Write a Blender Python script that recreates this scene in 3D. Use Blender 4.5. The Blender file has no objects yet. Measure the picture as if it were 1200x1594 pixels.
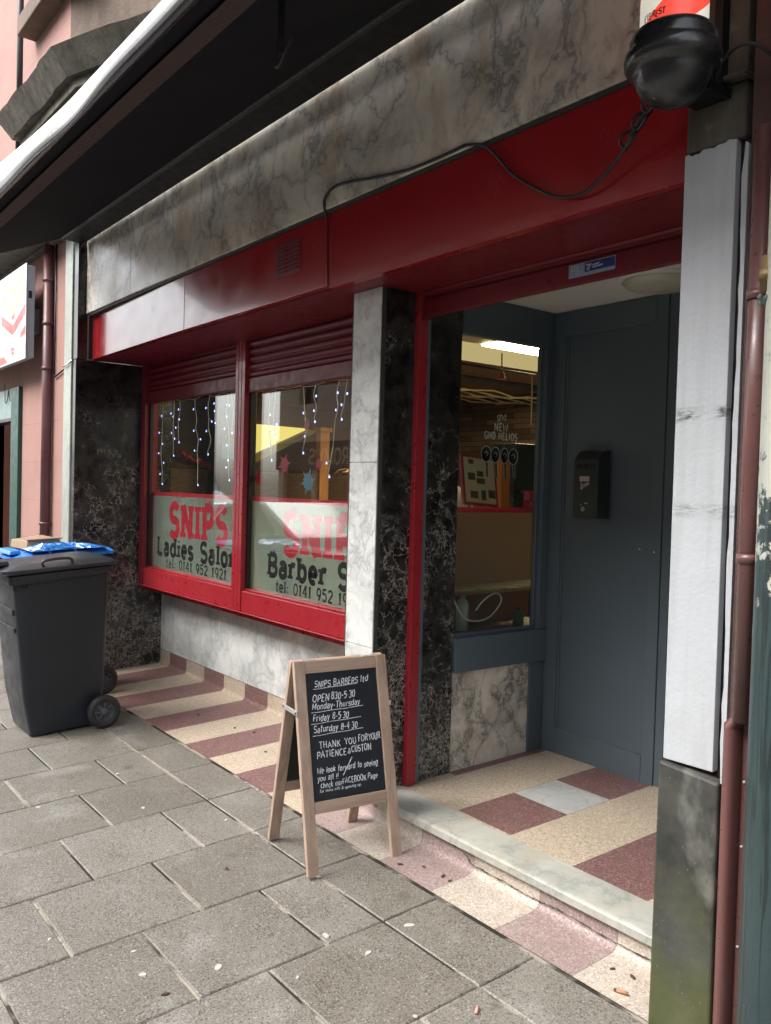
import bpy, bmesh, math, random
from mathutils import Vector, Matrix
random.seed(7)
R = math.radians
S = bpy.context.scene
COL = S.collection

# ------------------------------------------------------------------ camera
cam_data = bpy.data.cameras.new('camera')
cam = bpy.data.objects.new('camera', cam_data)
COL.objects.link(cam)
cam_right = Vector((0.61213076, 0.79028266, 0.02737232))
cam_down = Vector((0.038858, 0.00451128, -0.99923456))
cam_fwd = Vector((-0.78980123, 0.61272584, -0.02794731))
CAM = Vector((0.0, -2.1, 1.504))
mw = Matrix.Identity(4)
for i in range(3):
    mw[i][0] = cam_right[i]; mw[i][1] = -cam_down[i]; mw[i][2] = -cam_fwd[i]; mw[i][3] = CAM[i]
cam.matrix_world = mw
cam_data.sensor_fit = 'HORIZONTAL'
cam_data.sensor_width = 36.0
cam_data.lens = 1320.0 / 1200.0 * 36.0
cam_data.clip_start = 0.05
cam_data.clip_end = 400
S.camera = cam

# ------------------------------------------------------------------ light
SUN_EL, SUN_AZ = R(48), R(205)      # azimuth: direction the light comes from, measured from +Y clockwise
world = bpy.data.worlds.new('World'); S.world = world
world.use_nodes = True
wn = world.node_tree
wn.nodes.clear()
w_out = wn.nodes.new('ShaderNodeOutputWorld')
w_bg = wn.nodes.new('ShaderNodeBackground')
w_sky = wn.nodes.new('ShaderNodeTexSky')
w_sky.sky_type = 'NISHITA'; w_sky.sun_disc = False
w_sky.sun_elevation = SUN_EL; w_sky.sun_rotation = SUN_AZ
w_sky.air_density = 1.0; w_sky.dust_density = 4.0; w_sky.ozone_density = 1.0
w_hs = wn.nodes.new('ShaderNodeHueSaturation'); w_hs.inputs['Saturation'].default_value = 0.30
wn.links.new(w_sky.outputs[0], w_hs.inputs['Color'])
wn.links.new(w_hs.outputs[0], w_bg.inputs['Color'])
w_bg.inputs['Strength'].default_value = 0.15
wn.links.new(w_bg.outputs[0], w_out.inputs[0])
sun_d = bpy.data.lights.new('sun', 'SUN'); sun_d.energy = 0.55; sun_d.angle = R(35); sun_d.color = (1.0, 0.97, 0.93)
sun = bpy.data.objects.new('sun', sun_d); COL.objects.link(sun)
sdir = Vector((math.sin(SUN_AZ) * math.cos(SUN_EL), math.cos(SUN_AZ) * math.cos(SUN_EL), math.sin(SUN_EL)))
sun.rotation_euler = sdir.to_track_quat('Z', 'Y').to_euler()
sun.location = sdir * 30
S.view_settings.view_transform = 'Standard'; S.view_settings.look = 'None'
S.view_settings.gamma = 1.0; S.view_settings.use_curve_mapping = False
S.view_settings.exposure = 2.0
S.render.engine = 'CYCLES'
S.cycles.use_denoising = True
S.cycles.max_bounces = 8; S.cycles.transparent_max_bounces = 16
S.cycles.sample_clamp_indirect = 6.0

# ------------------------------------------------------------------ materials
class NT:
    """small helper for node materials"""
    def __init__(self, name):
        self.m = bpy.data.materials.new(name); self.m.use_nodes = True
        self.t = self.m.node_tree; self.t.nodes.clear()
        self.out = self.n('ShaderNodeOutputMaterial')
        self._co = None
    def n(self, ty, **kw):
        nd = self.t.nodes.new(ty)
        for k, v in kw.items(): setattr(nd, k, v)
        return nd
    def link(self, a, b): self.t.links.new(a, b)
    def put(self, sock, v):
        if isinstance(v, bpy.types.NodeSocket): self.link(v, sock)
        elif v is not None:
            if sock.type == 'RGBA' and not hasattr(v, '__len__'): v = (v, v, v, 1)
            elif sock.type == 'RGBA' and len(v) == 3: v = (*v, 1)
            sock.default_value = v
    def co(self):
        if self._co is None: self._co = self.n('ShaderNodeTexCoord').outputs['Object']
        return self._co
    def mapped(self, scale=(1, 1, 1), rot=(0, 0, 0), loc=(0, 0, 0), vec=None):
        nd = self.n('ShaderNodeMapping'); self.put(nd.inputs['Vector'], vec or self.co())
        nd.inputs['Scale'].default_value = scale; nd.inputs['Rotation'].default_value = rot; nd.inputs['Location'].default_value = loc
        return nd.outputs[0]
    def noise(self, scale=5, detail=4, rough=0.55, vec=None, dist=0.0, color=False):
        nd = self.n('ShaderNodeTexNoise'); self.put(nd.inputs['Vector'], vec or self.co())
        nd.inputs['Scale'].default_value = scale; nd.inputs['Detail'].default_value = detail
        nd.inputs['Roughness'].default_value = rough; nd.inputs['Distortion'].default_value = dist
        return nd.outputs['Color' if color else 'Fac']
    def voro(self, scale=5, feature='F1', vec=None, out='Distance', rnd=1.0):
        nd = self.n('ShaderNodeTexVoronoi', feature=feature); self.put(nd.inputs['Vector'], vec or self.co())
        nd.inputs['Scale'].default_value = scale; nd.inputs['Randomness'].default_value = rnd
        return nd.outputs[out]
    def ramp(self, fac, stops, interp='LINEAR'):
        nd = self.n('ShaderNodeValToRGB'); self.put(nd.inputs[0], fac); cr = nd.color_ramp; cr.interpolation = interp
        while len(cr.elements) < len(stops): cr.elements.new(0.5)
        for e, (p, c) in zip(cr.elements, stops):
            e.position = p; e.color = (c, c, c, 1) if not hasattr(c, '__len__') else (*c, 1)
        return nd.outputs[0]
    def mix(self, f, a, b, mode='MIX'):
        nd = self.n('ShaderNodeMix', data_type='RGBA', blend_type=mode)
        self.put(nd.inputs[0], f); self.put(nd.inputs[6], a); self.put(nd.inputs[7], b)
        return nd.outputs[2]
    def math(self, op, a, b=None, clamp=False):
        nd = self.n('ShaderNodeMath', operation=op, use_clamp=clamp)
        self.put(nd.inputs[0], a)
        if b is not None: self.put(nd.inputs[1], b)
        return nd.outputs[0]
    def add(self, a, vec, k):
        nd = self.n('ShaderNodeVectorMath', operation='MULTIPLY_ADD')
        self.put(nd.inputs[0], vec); nd.inputs[1].default_value = (k, k, k); self.put(nd.inputs[2], a)
        return nd.outputs[0]
    def bump(self, h, strength=0.3, dist=0.01, normal=None):
        nd = self.n('ShaderNodeBump'); self.put(nd.inputs['Height'], h)
        nd.inputs['Strength'].default_value = strength; nd.inputs['Distance'].default_value = dist
        if normal is not None: self.put(nd.inputs['Normal'], normal)
        return nd.outputs[0]
    def bsdf(self, color, rough=0.5, metal=0.0, normal=None, spec=0.5, coat=0.0, coat_rough=0.05, emit=None, emit_str=0.0, trans=0.0, sheen=0.0, ior=1.5):
        p = self.n('ShaderNodeBsdfPrincipled')
        self.put(p.inputs['Base Color'], color); self.put(p.inputs['Roughness'], rough); self.put(p.inputs['Metallic'], metal)
        p.inputs['IOR'].default_value = ior
        self.put(p.inputs['Specular IOR Level'], spec); self.put(p.inputs['Coat Weight'], coat); self.put(p.inputs['Coat Roughness'], coat_rough)
        if normal is not None: self.link(normal, p.inputs['Normal'])
        if emit is not None:
            self.put(p.inputs['Emission Color'], emit); p.inputs['Emission Strength'].default_value = emit_str
        if sheen: p.inputs['Sheen Weight'].default_value = sheen
        return p.outputs[0]
    def done(self, sh):
        self.link(sh, self.out.inputs['Surface']); return self.m

def plain(name, color, rough=0.5, metal=0.0, var=0.12, scale=6, bump=0.0, bscale=60, spec=0.5, coat=0.0, dirt=0.0, dirtcol=(0.05, 0.045, 0.04)):
    t = NT(name)
    n = t.noise(scale, 5)
    c = t.mix(n, [x * (1 - var) for x in color], [min(1, x * (1 + var)) for x in color])
    if dirt:
        d = t.ramp(t.noise(2.3, 6, 0.65), [(0.45, 0.0), (0.75, dirt)])
        c = t.mix(d, c, dirtcol)
    rr = t.ramp(t.noise(scale * 2.1, 4), [(0.3, max(0, rough - 0.08)), (0.7, min(1, rough + 0.1))])
    nm = t.bump(t.noise(bscale, 3), bump, 0.004) if bump else None
    return t.done(t.bsdf(c, rr, metal, nm, spec, coat))

def vein_marble(name, base, vein, stain=0.0, staincol=(0.25, 0.19, 0.12), scale=1.0, rough=0.22, amount=1.0, dark=None, rot=(0.5, 0.6, 0.3)):
    t = NT(name)
    warp = t.noise(1.6 * scale, 5, 0.6, color=True)
    v0 = t.add(t.mapped((1, 1, 1), rot), warp, 0.8 / scale)
    r1 = t.math('ABSOLUTE', t.math('SUBTRACT', t.noise(1.5 * scale, 5, 0.58, vec=v0), 0.5))
    l1 = t.ramp(r1, [(0.0, 0.85 * amount), (0.015, 0.42 * amount), (0.08, 0.0)])
    v1 = t.add(t.mapped((1, 1, 0.8), (0.2, 1.0, 0.9), (3, 1, 7)), warp, 0.55 / scale)
    r2 = t.voro(2.6 * scale, 'DISTANCE_TO_EDGE', vec=v1)
    l2 = t.ramp(r2, [(0.0, 0.85 * amount), (0.014, 0.38 * amount), (0.06, 0.0)])
    l2 = t.math('MULTIPLY', l2, t.ramp(t.noise(1.5 * scale, 3), [(0.38, 0.1), (0.6, 1.0)]))
    v2 = t.add(t.mapped((1, 1, 1), (0.7, 0.1, 0.5), (8, 5, 2)), warp, 0.3 / scale)
    l3 = t.ramp(t.voro(6.5 * scale, 'DISTANCE_TO_EDGE', vec=v2), [(0.0, 0.5 * amount), (0.02, 0.15 * amount), (0.05, 0.0)])
    l3 = t.math('MULTIPLY', l3, t.ramp(t.noise(2.3 * scale, 3, vec=t.mapped((1, 1, 1), (0, 0, 0), (6, 1, 4))), [(0.5, 0.0), (0.62, 1.0)]))
    veins = t.math('MAXIMUM', t.math('MAXIMUM', l1, l2), l3)
    cloud = t.noise(1.9 * scale, 6, 0.62, vec=v0)
    c = t.mix(t.ramp(cloud, [(0.38, 0.0), (0.75, 0.75)]), base, [b * 0.55 + v * 0.45 for b, v in zip(base, vein)])
    c = t.mix(veins, c, vein)
    if stain:
        st = t.noise(2.2, 5, 0.6, vec=t.mapped((2.2, 2.2, 0.55)))
        c = t.mix(t.ramp(st, [(0.50, 0.0), (0.75, stain)]), c, staincol)
        st2 = t.noise(6.0, 5, 0.7, vec=t.mapped((1.5, 1.5, 0.9), (0, 0, 0), (9, 3, 1)))
        c = t.mix(t.ramp(st2, [(0.58, 0.0), (0.78, stain * 0.8)]), c, [x * 0.6 for x in staincol])
        sp = t.voro(13.0, vec=t.add(t.co(), t.noise(22, 4, 0.7, color=True), 0.09))
        spm = t.math('MULTIPLY', t.ramp(sp, [(0.05, 0.9), (0.12, 0.0)]), t.ramp(t.noise(2.7, 2), [(0.62, 0.0), (0.68, 1.0)]))
        c = t.mix(spm, c, (0.03, 0.027, 0.022))
    rr = t.ramp(t.noise(5, 4), [(0.3, rough), (0.75, rough + 0.2)])
    return t.done(t.bsdf(c, rr, 0, None, 0.5))

def black_marble(name):
    t = NT(name)
    wa = t.noise(5, 5, 0.7, color=True); wb = t.noise(24, 5, 0.7, color=True)
    def lay(sc, loc, rot, k1, k2, w0, w1):
        v = t.add(t.add(t.mapped((1, 1, 1), rot, loc), wa, k1), wb, k2)
        return t.ramp(t.voro(sc, 'DISTANCE_TO_EDGE', vec=v), [(0.0, 1.0), (w0, 0.55), (w1, 0.0)])
    a = lay(5.5, (0, 0, 0), (0.3, 0.4, 0.2), 0.30, 0.05, 0.010, 0.024)
    b = lay(15, (4, 2, 1), (0.9, 0.1, 0.6), 0.22, 0.06, 0.022, 0.055)
    c2 = lay(38, (1, 7, 1), (0.1, 0.9, 0.6), 0.10, 0.045, 0.045, 0.10)
    z = t.n('ShaderNodeSeparateXYZ'); t.put(z.inputs[0], t.n('ShaderNodeNewGeometry').outputs['Position'])
    low = t.math('MULTIPLY', t.math('SUBTRACT', 1.2, z.outputs[2]), 0.12)
    def mask(sc, loc, p0, p1): return t.ramp(t.math('ADD', t.noise(sc, 4, 0.62, vec=t.mapped((1, 1, 1), (0, 0, 0), loc)), low), [(p0, 0.0), (p1, 1.0)])
    brk = t.ramp(t.noise(34, 3, 0.6), [(0.36, 0.25), (0.56, 1.0)])
    m = t.math('MAXIMUM', t.math('MULTIPLY', b, mask(3.2, (0, 0, 0), 0.49, 0.60)), t.math('MULTIPLY', c2, mask(4.4, (5, 5, 5), 0.53, 0.62)))
    m = t.math('MAXIMUM', m, t.math('MULTIPLY', a, mask(1.8, (2, 8, 3), 0.44, 0.58)))
    m = t.math('MULTIPLY', m, brk)
    grey = t.ramp(t.noise(12, 5, 0.65), [(0.35, (0.006, 0.006, 0.006)), (0.75, (0.048, 0.043, 0.038))])
    vcol = t.mix(t.noise(22, 3), (0.22, 0.20, 0.165), (0.58, 0.54, 0.48))
    c = t.mix(m, grey, vcol)
    dust = t.ramp(t.noise(1.7, 6, 0.7), [(0.55, 0.0), (0.8, 0.14)])
    c = t.mix(dust, c, (0.13, 0.115, 0.10))
    return t.done(t.bsdf(c, t.ramp(t.noise(6, 4), [(0.3, 0.15), (0.8, 0.32)]), 0, None, 0.5))

def slab_mat():
    t = NT('pavement_slab')
    isl = t.n('ShaderNodeNewGeometry').outputs['Random Per Island']
    base = t.mix(isl, (0.152, 0.140, 0.116), (0.225, 0.211, 0.185))
    cl = t.noise(2.2, 6, 0.65)
    base = t.mix(t.ramp(cl, [(0.35, 0.0), (0.75, 0.6)]), base, (0.135, 0.120, 0.094))
    pale = t.ramp(t.noise(3.0, 5, 0.6, vec=t.mapped((1, 1, 1), (0, 0, 0), (4, 4, 0))), [(0.54, 0.0), (0.66, 0.55)])
    base = t.mix(pale, base, (0.30, 0.295, 0.27))
    f1 = t.noise(150, 3, 0.8)
    patch = t.ramp(t.noise(4.5, 4, 0.6), [(0.35, 0.35), (0.65, 1.0)])
    base = t.mix(t.math('MULTIPLY', t.ramp(f1, [(0.52, 0.0), (0.60, 0.95)]), patch), base, (0.036, 0.031, 0.024))
    base = t.mix(t.math('MULTIPLY', t.ramp(f1, [(0.34, 0.65), (0.44, 0.0)]), patch), base, (0.30, 0.28, 0.24))
    v = t.voro(210, vec=t.co(), out='Color')
    sp = t.n('ShaderNodeSeparateColor'); t.put(sp.inputs[0], v)
    base = t.mix(t.ramp(sp.outputs[0], [(0.94, 0.0), (0.96, 0.55)]), base, (0.36, 0.34, 0.30))
    base = t.mix(t.ramp(sp.outputs[1], [(0.86, 0.0), (0.92, 0.7)]), base, (0.035, 0.03, 0.024))
    blot = t.voro(3.1, vec=t.add(t.co(), t.noise(14, 5, 0.7, color=True), 0.12))
    base = t.mix(t.ramp(blot, [(0.05, 0.5), (0.10, 0.0)]), base, (0.07, 0.06, 0.045))
    h = t.math('ADD', t.math('MULTIPLY', f1, 0.8), t.noise(30, 4))
    nm = t.bump(h, 0.55, 0.004)
    rr = t.ramp(t.noise(1.4, 5, 0.6), [(0.35, 0.33), (0.7, 0.58)])
    return t.done(t.bsdf(base, rr, 0, nm, 0.5))

def terrazzo(name, base, chips, dark=(0.10, 0.05, 0.045), dirt=0.35):
    t = NT(name)
    v = t.voro(165, out='Color')
    sp = t.n('ShaderNodeSeparateColor'); t.put(sp.inputs[0], v)
    c = t.mix(t.noise(3, 5, 0.6), [b * 0.86 for b in base], [min(1, b * 1.12) for b in base])
    c = t.mix(t.ramp(sp.outputs[0], [(0.74, 0.0), (0.80, 0.6)]), c, chips)
    c = t.mix(t.ramp(sp.outputs[1], [(0.80, 0.0), (0.86, 0.5)]), c, dark)
    f = t.noise(210, 2, 0.6)
    c = t.mix(t.ramp(f, [(0.55, 0.0), (0.68, 0.35)]), c, dark)
    d = t.ramp(t.noise(2.6, 6, 0.7), [(0.5, 0.0), (0.78, dirt)])
    c = t.mix(d, c, (0.16, 0.12, 0.09))
    sp2 = t.voro(26, vec=t.add(t.co(), t.noise(40, 3, color=True), 0.04))
    spm = t.math('MULTIPLY', t.ramp(sp2, [(0.05, 0.8), (0.12, 0.0)]), t.ramp(t.noise(4.1, 2), [(0.52, 0.0), (0.6, 1.0)]))
    c = t.mix(spm, c, (0.05, 0.04, 0.035))
    nm = t.bump(f, 0.12, 0.002)
    return t.done(t.bsdf(c, t.ramp(t.noise(3, 4), [(0.3, 0.38), (0.7, 0.6)]), 0, nm, 0.45))

def wood(name, c1, c2, axis='Z', scale=1.0, rough=0.55):
    t = NT(name)
    st = {'Z': (14, 14, 0.9), 'X': (0.9, 14, 14), 'Y': (14, 0.9, 14)}[axis]
    v = t.mapped([s * scale for s in st])
    g = t.noise(2.6, 6, 0.62, vec=v, dist=0.6)
    c = t.mix(t.ramp(g, [(0.3, 0.0), (0.7, 1.0)]), c1, c2)
    k = t.ramp(t.voro(5.0 * scale, vec=t.mapped((1.2, 1.2, 0.5))), [(0.04, 0.5), (0.10, 0.0)])
    c = t.mix(k, c, [x * 0.4 for x in c1])
    return t.done(t.bsdf(c, rough, 0, t.bump(g, 0.15, 0.003), 0.35))

def gloss_glass(name, tint=(0.93, 0.96, 0.95), base=0.05, power=4.0, gain=0.95):
    t = NT(name)
    lw = t.n('ShaderNodeLayerWeight'); lw.inputs[0].default_value = 0.5
    f = t.math('ADD', t.math('MULTIPLY', t.math('POWER', lw.outputs['Facing'], power), gain), base, True)
    tr = t.n('ShaderNodeBsdfTransparent'); t.put(tr.inputs[0], tint)
    gl = t.n('ShaderNodeBsdfGlossy'); gl.inputs['Roughness'].default_value = 0.015; t.put(gl.inputs['Color'], (0.95, 0.95, 0.95))
    mx = t.n('ShaderNodeMixShader'); t.link(f, mx.inputs[0]); t.link(tr.outputs[0], mx.inputs[1]); t.link(gl.outputs[0], mx.inputs[2])
    return t.done(mx.outputs[0])

def film_mat(name, color, opacity=0.7, trcol=(0.8, 0.8, 0.75)):
    t = NT(name)
    d = t.n('ShaderNodeBsdfDiffuse'); t.put(d.inputs[0], t.mix(t.noise(2, 4), [c * 0.9 for c in color], [c * 1.08 for c in color]))
    tl = t.n('ShaderNodeBsdfTranslucent'); t.put(tl.inputs[0], color)
    tr = t.n('ShaderNodeBsdfTransparent'); t.put(tr.inputs[0], trcol)
    a = t.n('ShaderNodeMixShader'); a.inputs[0].default_value = 0.35
    t.link(d.outputs[0], a.inputs[1]); t.link(tl.outputs[0], a.inputs[2])
    b = t.n('ShaderNodeMixShader'); b.inputs[0].default_value = opacity
    t.link(tr.outputs[0], b.inputs[1]); t.link(a.outputs[0], b.inputs[2])
    return t.done(b.outputs[0])

def emitter(name, color, strength):
    t = NT(name)
    e = t.n('ShaderNodeEmission'); t.put(e.inputs[0], color); e.inputs[1].default_value = strength
    return t.done(e.outputs[0])

def pink_wall(name, base=(0.375, 0.215, 0.185)):
    t = NT(name)
    c = t.mix(t.noise(2, 6, 0.65), [b * 0.8 for b in base], [b * 1.1 for b in base])
    c = t.mix(t.ramp(t.noise(3.5, 6, 0.7, vec=t.mapped((2, 2, 0.5))), [(0.5, 0.0), (0.8, 0.45)]), c, (0.22, 0.15, 0.12))
    c = t.mix(t.ramp(t.noise(9, 5, 0.7), [(0.6, 0.0), (0.75, 0.35)]), c, (0.46, 0.32, 0.285))
    br = t.n('ShaderNodeTexBrick'); t.put(br.inputs['Vector'], t.mapped((1, 1, 1), (R(90), 0, 0)))
    br.inputs['Scale'].default_value = 1.0; br.inputs['Mortar Size'].default_value = 0.004
    br.inputs['Brick Width'].default_value = 0.9; br.inputs['Row Height'].default_value = 0.33
    br.inputs['Color1'].default_value = (1, 1, 1, 1); br.inputs['Color2'].default_value = (0.93, 0.93, 0.93, 1); br.inputs['Mortar'].default_value = (0.6, 0.52, 0.5, 1)
    br.inputs['Mortar Smooth'].default_value = 0.5
    c = t.mix(0.45, c, br.outputs['Color'], 'MULTIPLY')
    nm = t.bump(t.noise(45, 4), 0.35, 0.006)
    return t.done(t.bsdf(c, 0.85, 0, nm, 0.3))

def stone(name, base, dark, rough=0.85, streak=0.7, bscale=22):
    t = NT(name)
    c = t.mix(t.noise(3, 6, 0.7), base, dark)
    s = t.noise(5, 5, 0.7, vec=t.mapped((3, 3, 0.5)))
    c = t.mix(t.ramp(s, [(0.42, 0.0), (0.75, streak)]), c, dark)
    c = t.mix(t.ramp(t.noise(13, 5, 0.7), [(0.6, 0.0), (0.72, 0.4)]), c, [min(1, b * 1.5) for b in base])
    nm = t.bump(t.noise(bscale, 6, 0.65), 0.6, 0.012)
    return t.done(t.bsdf(c, rough, 0, nm, 0.3))

def red_gloss():
    t = NT('red_gloss_paint')
    c = t.mix(t.noise(2.5, 4), (0.27, 0.011, 0.017), (0.34, 0.017, 0.022))
    d = t.ramp(t.noise(24, 5, 0.7), [(0.66, 0.0), (0.76, 0.5)])
    c = t.mix(d, c, (0.38, 0.10, 0.09))
    w = t.noise(14, 3, 0.5, vec=t.mapped((0.25, 1, 1)))
    nm = t.bump(w, 0.05, 0.004)
    return t.done(t.bsdf(c, t.ramp(t.noise(7, 4), [(0.3, 0.17), (0.75, 0.30)]), 0, nm, 0.6, 0.35, 0.08))

def base_stone():
    t = NT('mossy_base_stone')
    c = t.mix(t.ramp(t.noise(3.4, 6, 0.68), [(0.35, 0.0), (0.68, 1.0)]), (0.022, 0.024, 0.021), (0.085, 0.086, 0.074))
    c = t.mix(t.ramp(t.noise(4.5, 5, 0.6, vec=t.mapped((1.5, 1.5, 0.8))), [(0.54, 0.0), (0.66, 0.75)]), c, (0.17, 0.165, 0.145))
    z = t.n('ShaderNodeSeparateXYZ'); t.put(z.inputs[0], t.n('ShaderNodeNewGeometry').outputs['Position'])
    g = t.math('ADD', t.math('MULTIPLY', z.outputs[2], -0.9), t.noise(5, 5, 0.7))
    c = t.mix(t.ramp(g, [(0.12, 0.0), (0.45, 0.75)]), c, (0.075, 0.085, 0.026))
    c = t.mix(t.ramp(t.voro(38, vec=t.add(t.co(), t.noise(30, 3, color=True), 0.03)), [(0.05, 0.5), (0.09, 0.0)]), c, (0.25, 0.25, 0.2))
    return t.done(t.bsdf(c, 0.45, 0, t.bump(t.noise(30, 5), 0.3, 0.006), 0.45))

def white_paint():
    t = NT('white_masonry_paint')
    c = t.mix(t.noise(7, 5, 0.6, vec=t.mapped((1, 1, 2.2))), (0.40, 0.42, 0.445), (0.475, 0.495, 0.515))
    z = t.n('ShaderNodeSeparateXYZ'); t.put(z.inputs[0], t.n('ShaderNodeNewGeometry').outputs['Position'])
    sc = None
    for zc, zk in ((1.73, 1.0), (1.465, 0.55)):
        d = t.math('ABSOLUTE', t.math('SUBTRACT', z.outputs[2], zc))
        band = t.ramp(d, [(0.010, 1.0), (0.024, 0.0)])
        nz = t.ramp(t.noise(70, 5, 0.7, vec=t.mapped((0.5, 1, 1.6))), [(0.42, 0.0), (0.55, 0.95)])
        k = t.math('MULTIPLY', t.math('MULTIPLY', band, nz), t.ramp(t.noise(13, 2, vec=t.mapped((1, 1, 1), (0, 0, 0), (zc * 9, 0, 0))), [(0.38, 0.0), (0.55, zk)]))
        sc = k if sc is None else t.math('MAXIMUM', sc, k)
    c = t.mix(sc, c, (0.06, 0.06, 0.06))
    fl = t.math('MULTIPLY', t.ramp(t.noise(120, 4, 0.7), [(0.62, 0.0), (0.70, 0.5)]), t.ramp(t.noise(6, 3), [(0.5, 0.0), (0.62, 1.0)]))
    c = t.mix(fl, c, (0.42, 0.44, 0.43))
    drip = t.ramp(t.noise(8, 4, 0.6, vec=t.mapped((3, 3, 0.15))), [(0.48, 0.0), (0.75, 0.6)])
    c = t.mix(drip, c, (0.33, 0.35, 0.345))
    c = t.mix(t.ramp(t.noise(3.0, 6, 0.7), [(0.5, 0.0), (0.75, 0.35)]), c, (0.36, 0.36, 0.34))
    nm = t.bump(t.noise(70, 4, 0.6), 0.35, 0.004)
    return t.done(t.bsdf(c, 0.5, 0, nm, 0.4))

def awning_fabric():
    t = NT('black_awning_fabric')
    c = t.mix(t.noise(3, 5, 0.6), (0.013, 0.0145, 0.017), (0.024, 0.026, 0.029))
    sc = t.noise(9, 6, 0.75, vec=t.mapped((0.7, 6, 6), (0, 0, 0.6)))
    c = t.mix(t.ramp(sc, [(0.66, 0.0), (0.72, 0.2)]), c, (0.05, 0.05, 0.055))
    w = t.noise(240, 2)
    return t.done(t.bsdf(c, 0.85, 0, t.bump(w, 0.2, 0.002), 0.06))

def joint_mat():
    t = NT('slab_joint')
    c = t.mix(t.ramp(t.noise(2.6, 4, 0.6), [(0.46, 0.0), (0.55, 1.0)]), (0.032, 0.028, 0.022), (0.30, 0.27, 0.22))
    c = t.mix(t.ramp(t.noise(40, 4), [(0.54, 0.0), (0.66, 0.8)]), c, (0.035, 0.03, 0.025))
    return t.done(t.bsdf(c, 0.9, 0, t.bump(t.noise(60, 4), 0.6, 0.006), 0.2))

def planks(rz=90):
    t = NT('reclaimed_wood_planks')
    br = t.n('ShaderNodeTexBrick'); t.put(br.inputs['Vector'], t.mapped((1, 1, 1), (R(90), 0, R(rz))))
    br.inputs['Scale'].default_value = 1.0; br.inputs['Mortar Size'].default_value = 0.003
    br.inputs['Brick Width'].default_value = 0.62; br.inputs['Row Height'].default_value = 0.055; br.offset = 0.37
    br.inputs['Color1'].default_value = (0.09, 0.05, 0.028, 1); br.inputs['Color2'].default_value = (0.28, 0.175, 0.105, 1); br.inputs['Mortar'].default_value = (0.006, 0.004, 0.003, 1)
    g = t.noise(8, 5, 0.65, vec=t.mapped((6, 1, 16)))
    c = t.mix(t.ramp(g, [(0.3, 0.0), (0.75, 0.75)]), br.outputs['Color'], (0.03, 0.017, 0.01))
    return t.done(t.bsdf(c, 0.7, 0, t.bump(g, 0.3, 0.01), 0.3))

def column_paint():
    t = NT('flaking_teal_paint')
    c = t.mix(t.noise(4, 5, 0.6), (0.016, 0.031, 0.033), (0.036, 0.060, 0.060))
    st = t.noise(9, 3, 0.5, vec=t.mapped((2.6, 2.6, 0.12)))
    c = t.mix(t.ramp(t.math('ABSOLUTE', t.math('SUBTRACT', st, 0.5)), [(0.012, 0.9), (0.03, 0.0)]), c, (0.012, 0.02, 0.02))
    z = t.n('ShaderNodeSeparateXYZ'); t.put(z.inputs[0], t.n('ShaderNodeNewGeometry').outputs['Position'])
    up = t.math('ADD', t.math('MULTIPLY', z.outputs[2], 0.38), t.math('MULTIPLY', t.noise(7, 6, 0.75), 0.9))
    c = t.mix(t.ramp(up, [(0.98, 0.0), (1.08, 0.9)]), c, (0.42, 0.43, 0.38))
    c = t.mix(t.ramp(t.noise(30, 5, 0.8), [(0.62, 0.0), (0.68, 0.8)]), c, (0.02, 0.02, 0.018))
    return t.done(t.bsdf(c, 0.35, 0, t.bump(t.noise(40, 5), 0.4, 0.005), 0.5))

M = {}
M['slab'] = slab_mat(); M['joint'] = joint_mat()
M['cream'] = terrazzo('cream_terrazzo', (0.44, 0.365, 0.275), (0.62, 0.55, 0.44), (0.23, 0.15, 0.09), 0.3)
M['palecream'] = terrazzo('pale_terrazzo', (0.43, 0.375, 0.315), (0.6, 0.55, 0.48), (0.2, 0.14, 0.1), 0.3)
M['maroon'] = terrazzo('maroon_terrazzo', (0.175, 0.088, 0.082), (0.32, 0.22, 0.20), (0.06, 0.03, 0.03), 0.15)
M['pinkter'] = terrazzo('mauve_terrazzo', (0.29, 0.215, 0.20), (0.43, 0.36, 0.34), (0.13, 0.08, 0.08), 0.25)
M['lmarble'] = vein_marble('white_marble', (0.66, 0.67, 0.64), (0.30, 0.32, 0.32), 0.12, (0.30, 0.24, 0.16), 1.7)
M['bandmarble'] = vein_marble('stained_marble', (0.86, 0.80, 0.68), (0.25, 0.24, 0.225), 0.8, (0.50, 0.36, 0.20), 1.15, 0.25, 1.1)
M['stallmarble'] = vein_marble('creamy_marble', (0.72, 0.66, 0.57), (0.20, 0.18, 0.15), 0.6, (0.27, 0.18, 0.11), 2.1, 0.22, 1.25)
M['stepmarble'] = vein_marble('step_marble', (0.43, 0.425, 0.375), (0.21, 0.225, 0.21), 0.55, (0.33, 0.27, 0.16), 1.5, 0.3, 0.8)
M['tilemarble'] = vein_marble('tile_marble', (0.46, 0.47, 0.445), (0.25, 0.26, 0.26), 0.1, (0.3, 0.25, 0.2), 2.2, 0.3, 0.7)
M['bmarble'] = black_marble('black_marble')
M['red'] = red_gloss()
M['redmatt'] = plain('red_satin_paint', (0.16, 0.011, 0.017), 0.42, 0, 0.1, 9, 0.05, 90, 0.45, 0.0, 0.25, (0.12, 0.03, 0.03))
M['redbright'] = plain('red_frame_paint', (0.30, 0.016, 0.024), 0.32, 0, 0.08, 9, 0.02, 60, 0.5, 0.1, 0.12, (0.33, 0.06, 0.06))
M['bluegrey'] = plain('blue_grey_paint', (0.090, 0.118, 0.138), 0.38, 0, 0.06, 5, 0.06, 70, 0.45, 0, 0.12, (0.09, 0.11, 0.12))
M['white'] = white_paint()
M['mossy'] = base_stone()
M['darkstone'] = stone('weathered_dark_stone', (0.17, 0.155, 0.125), (0.04, 0.036, 0.028))
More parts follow.
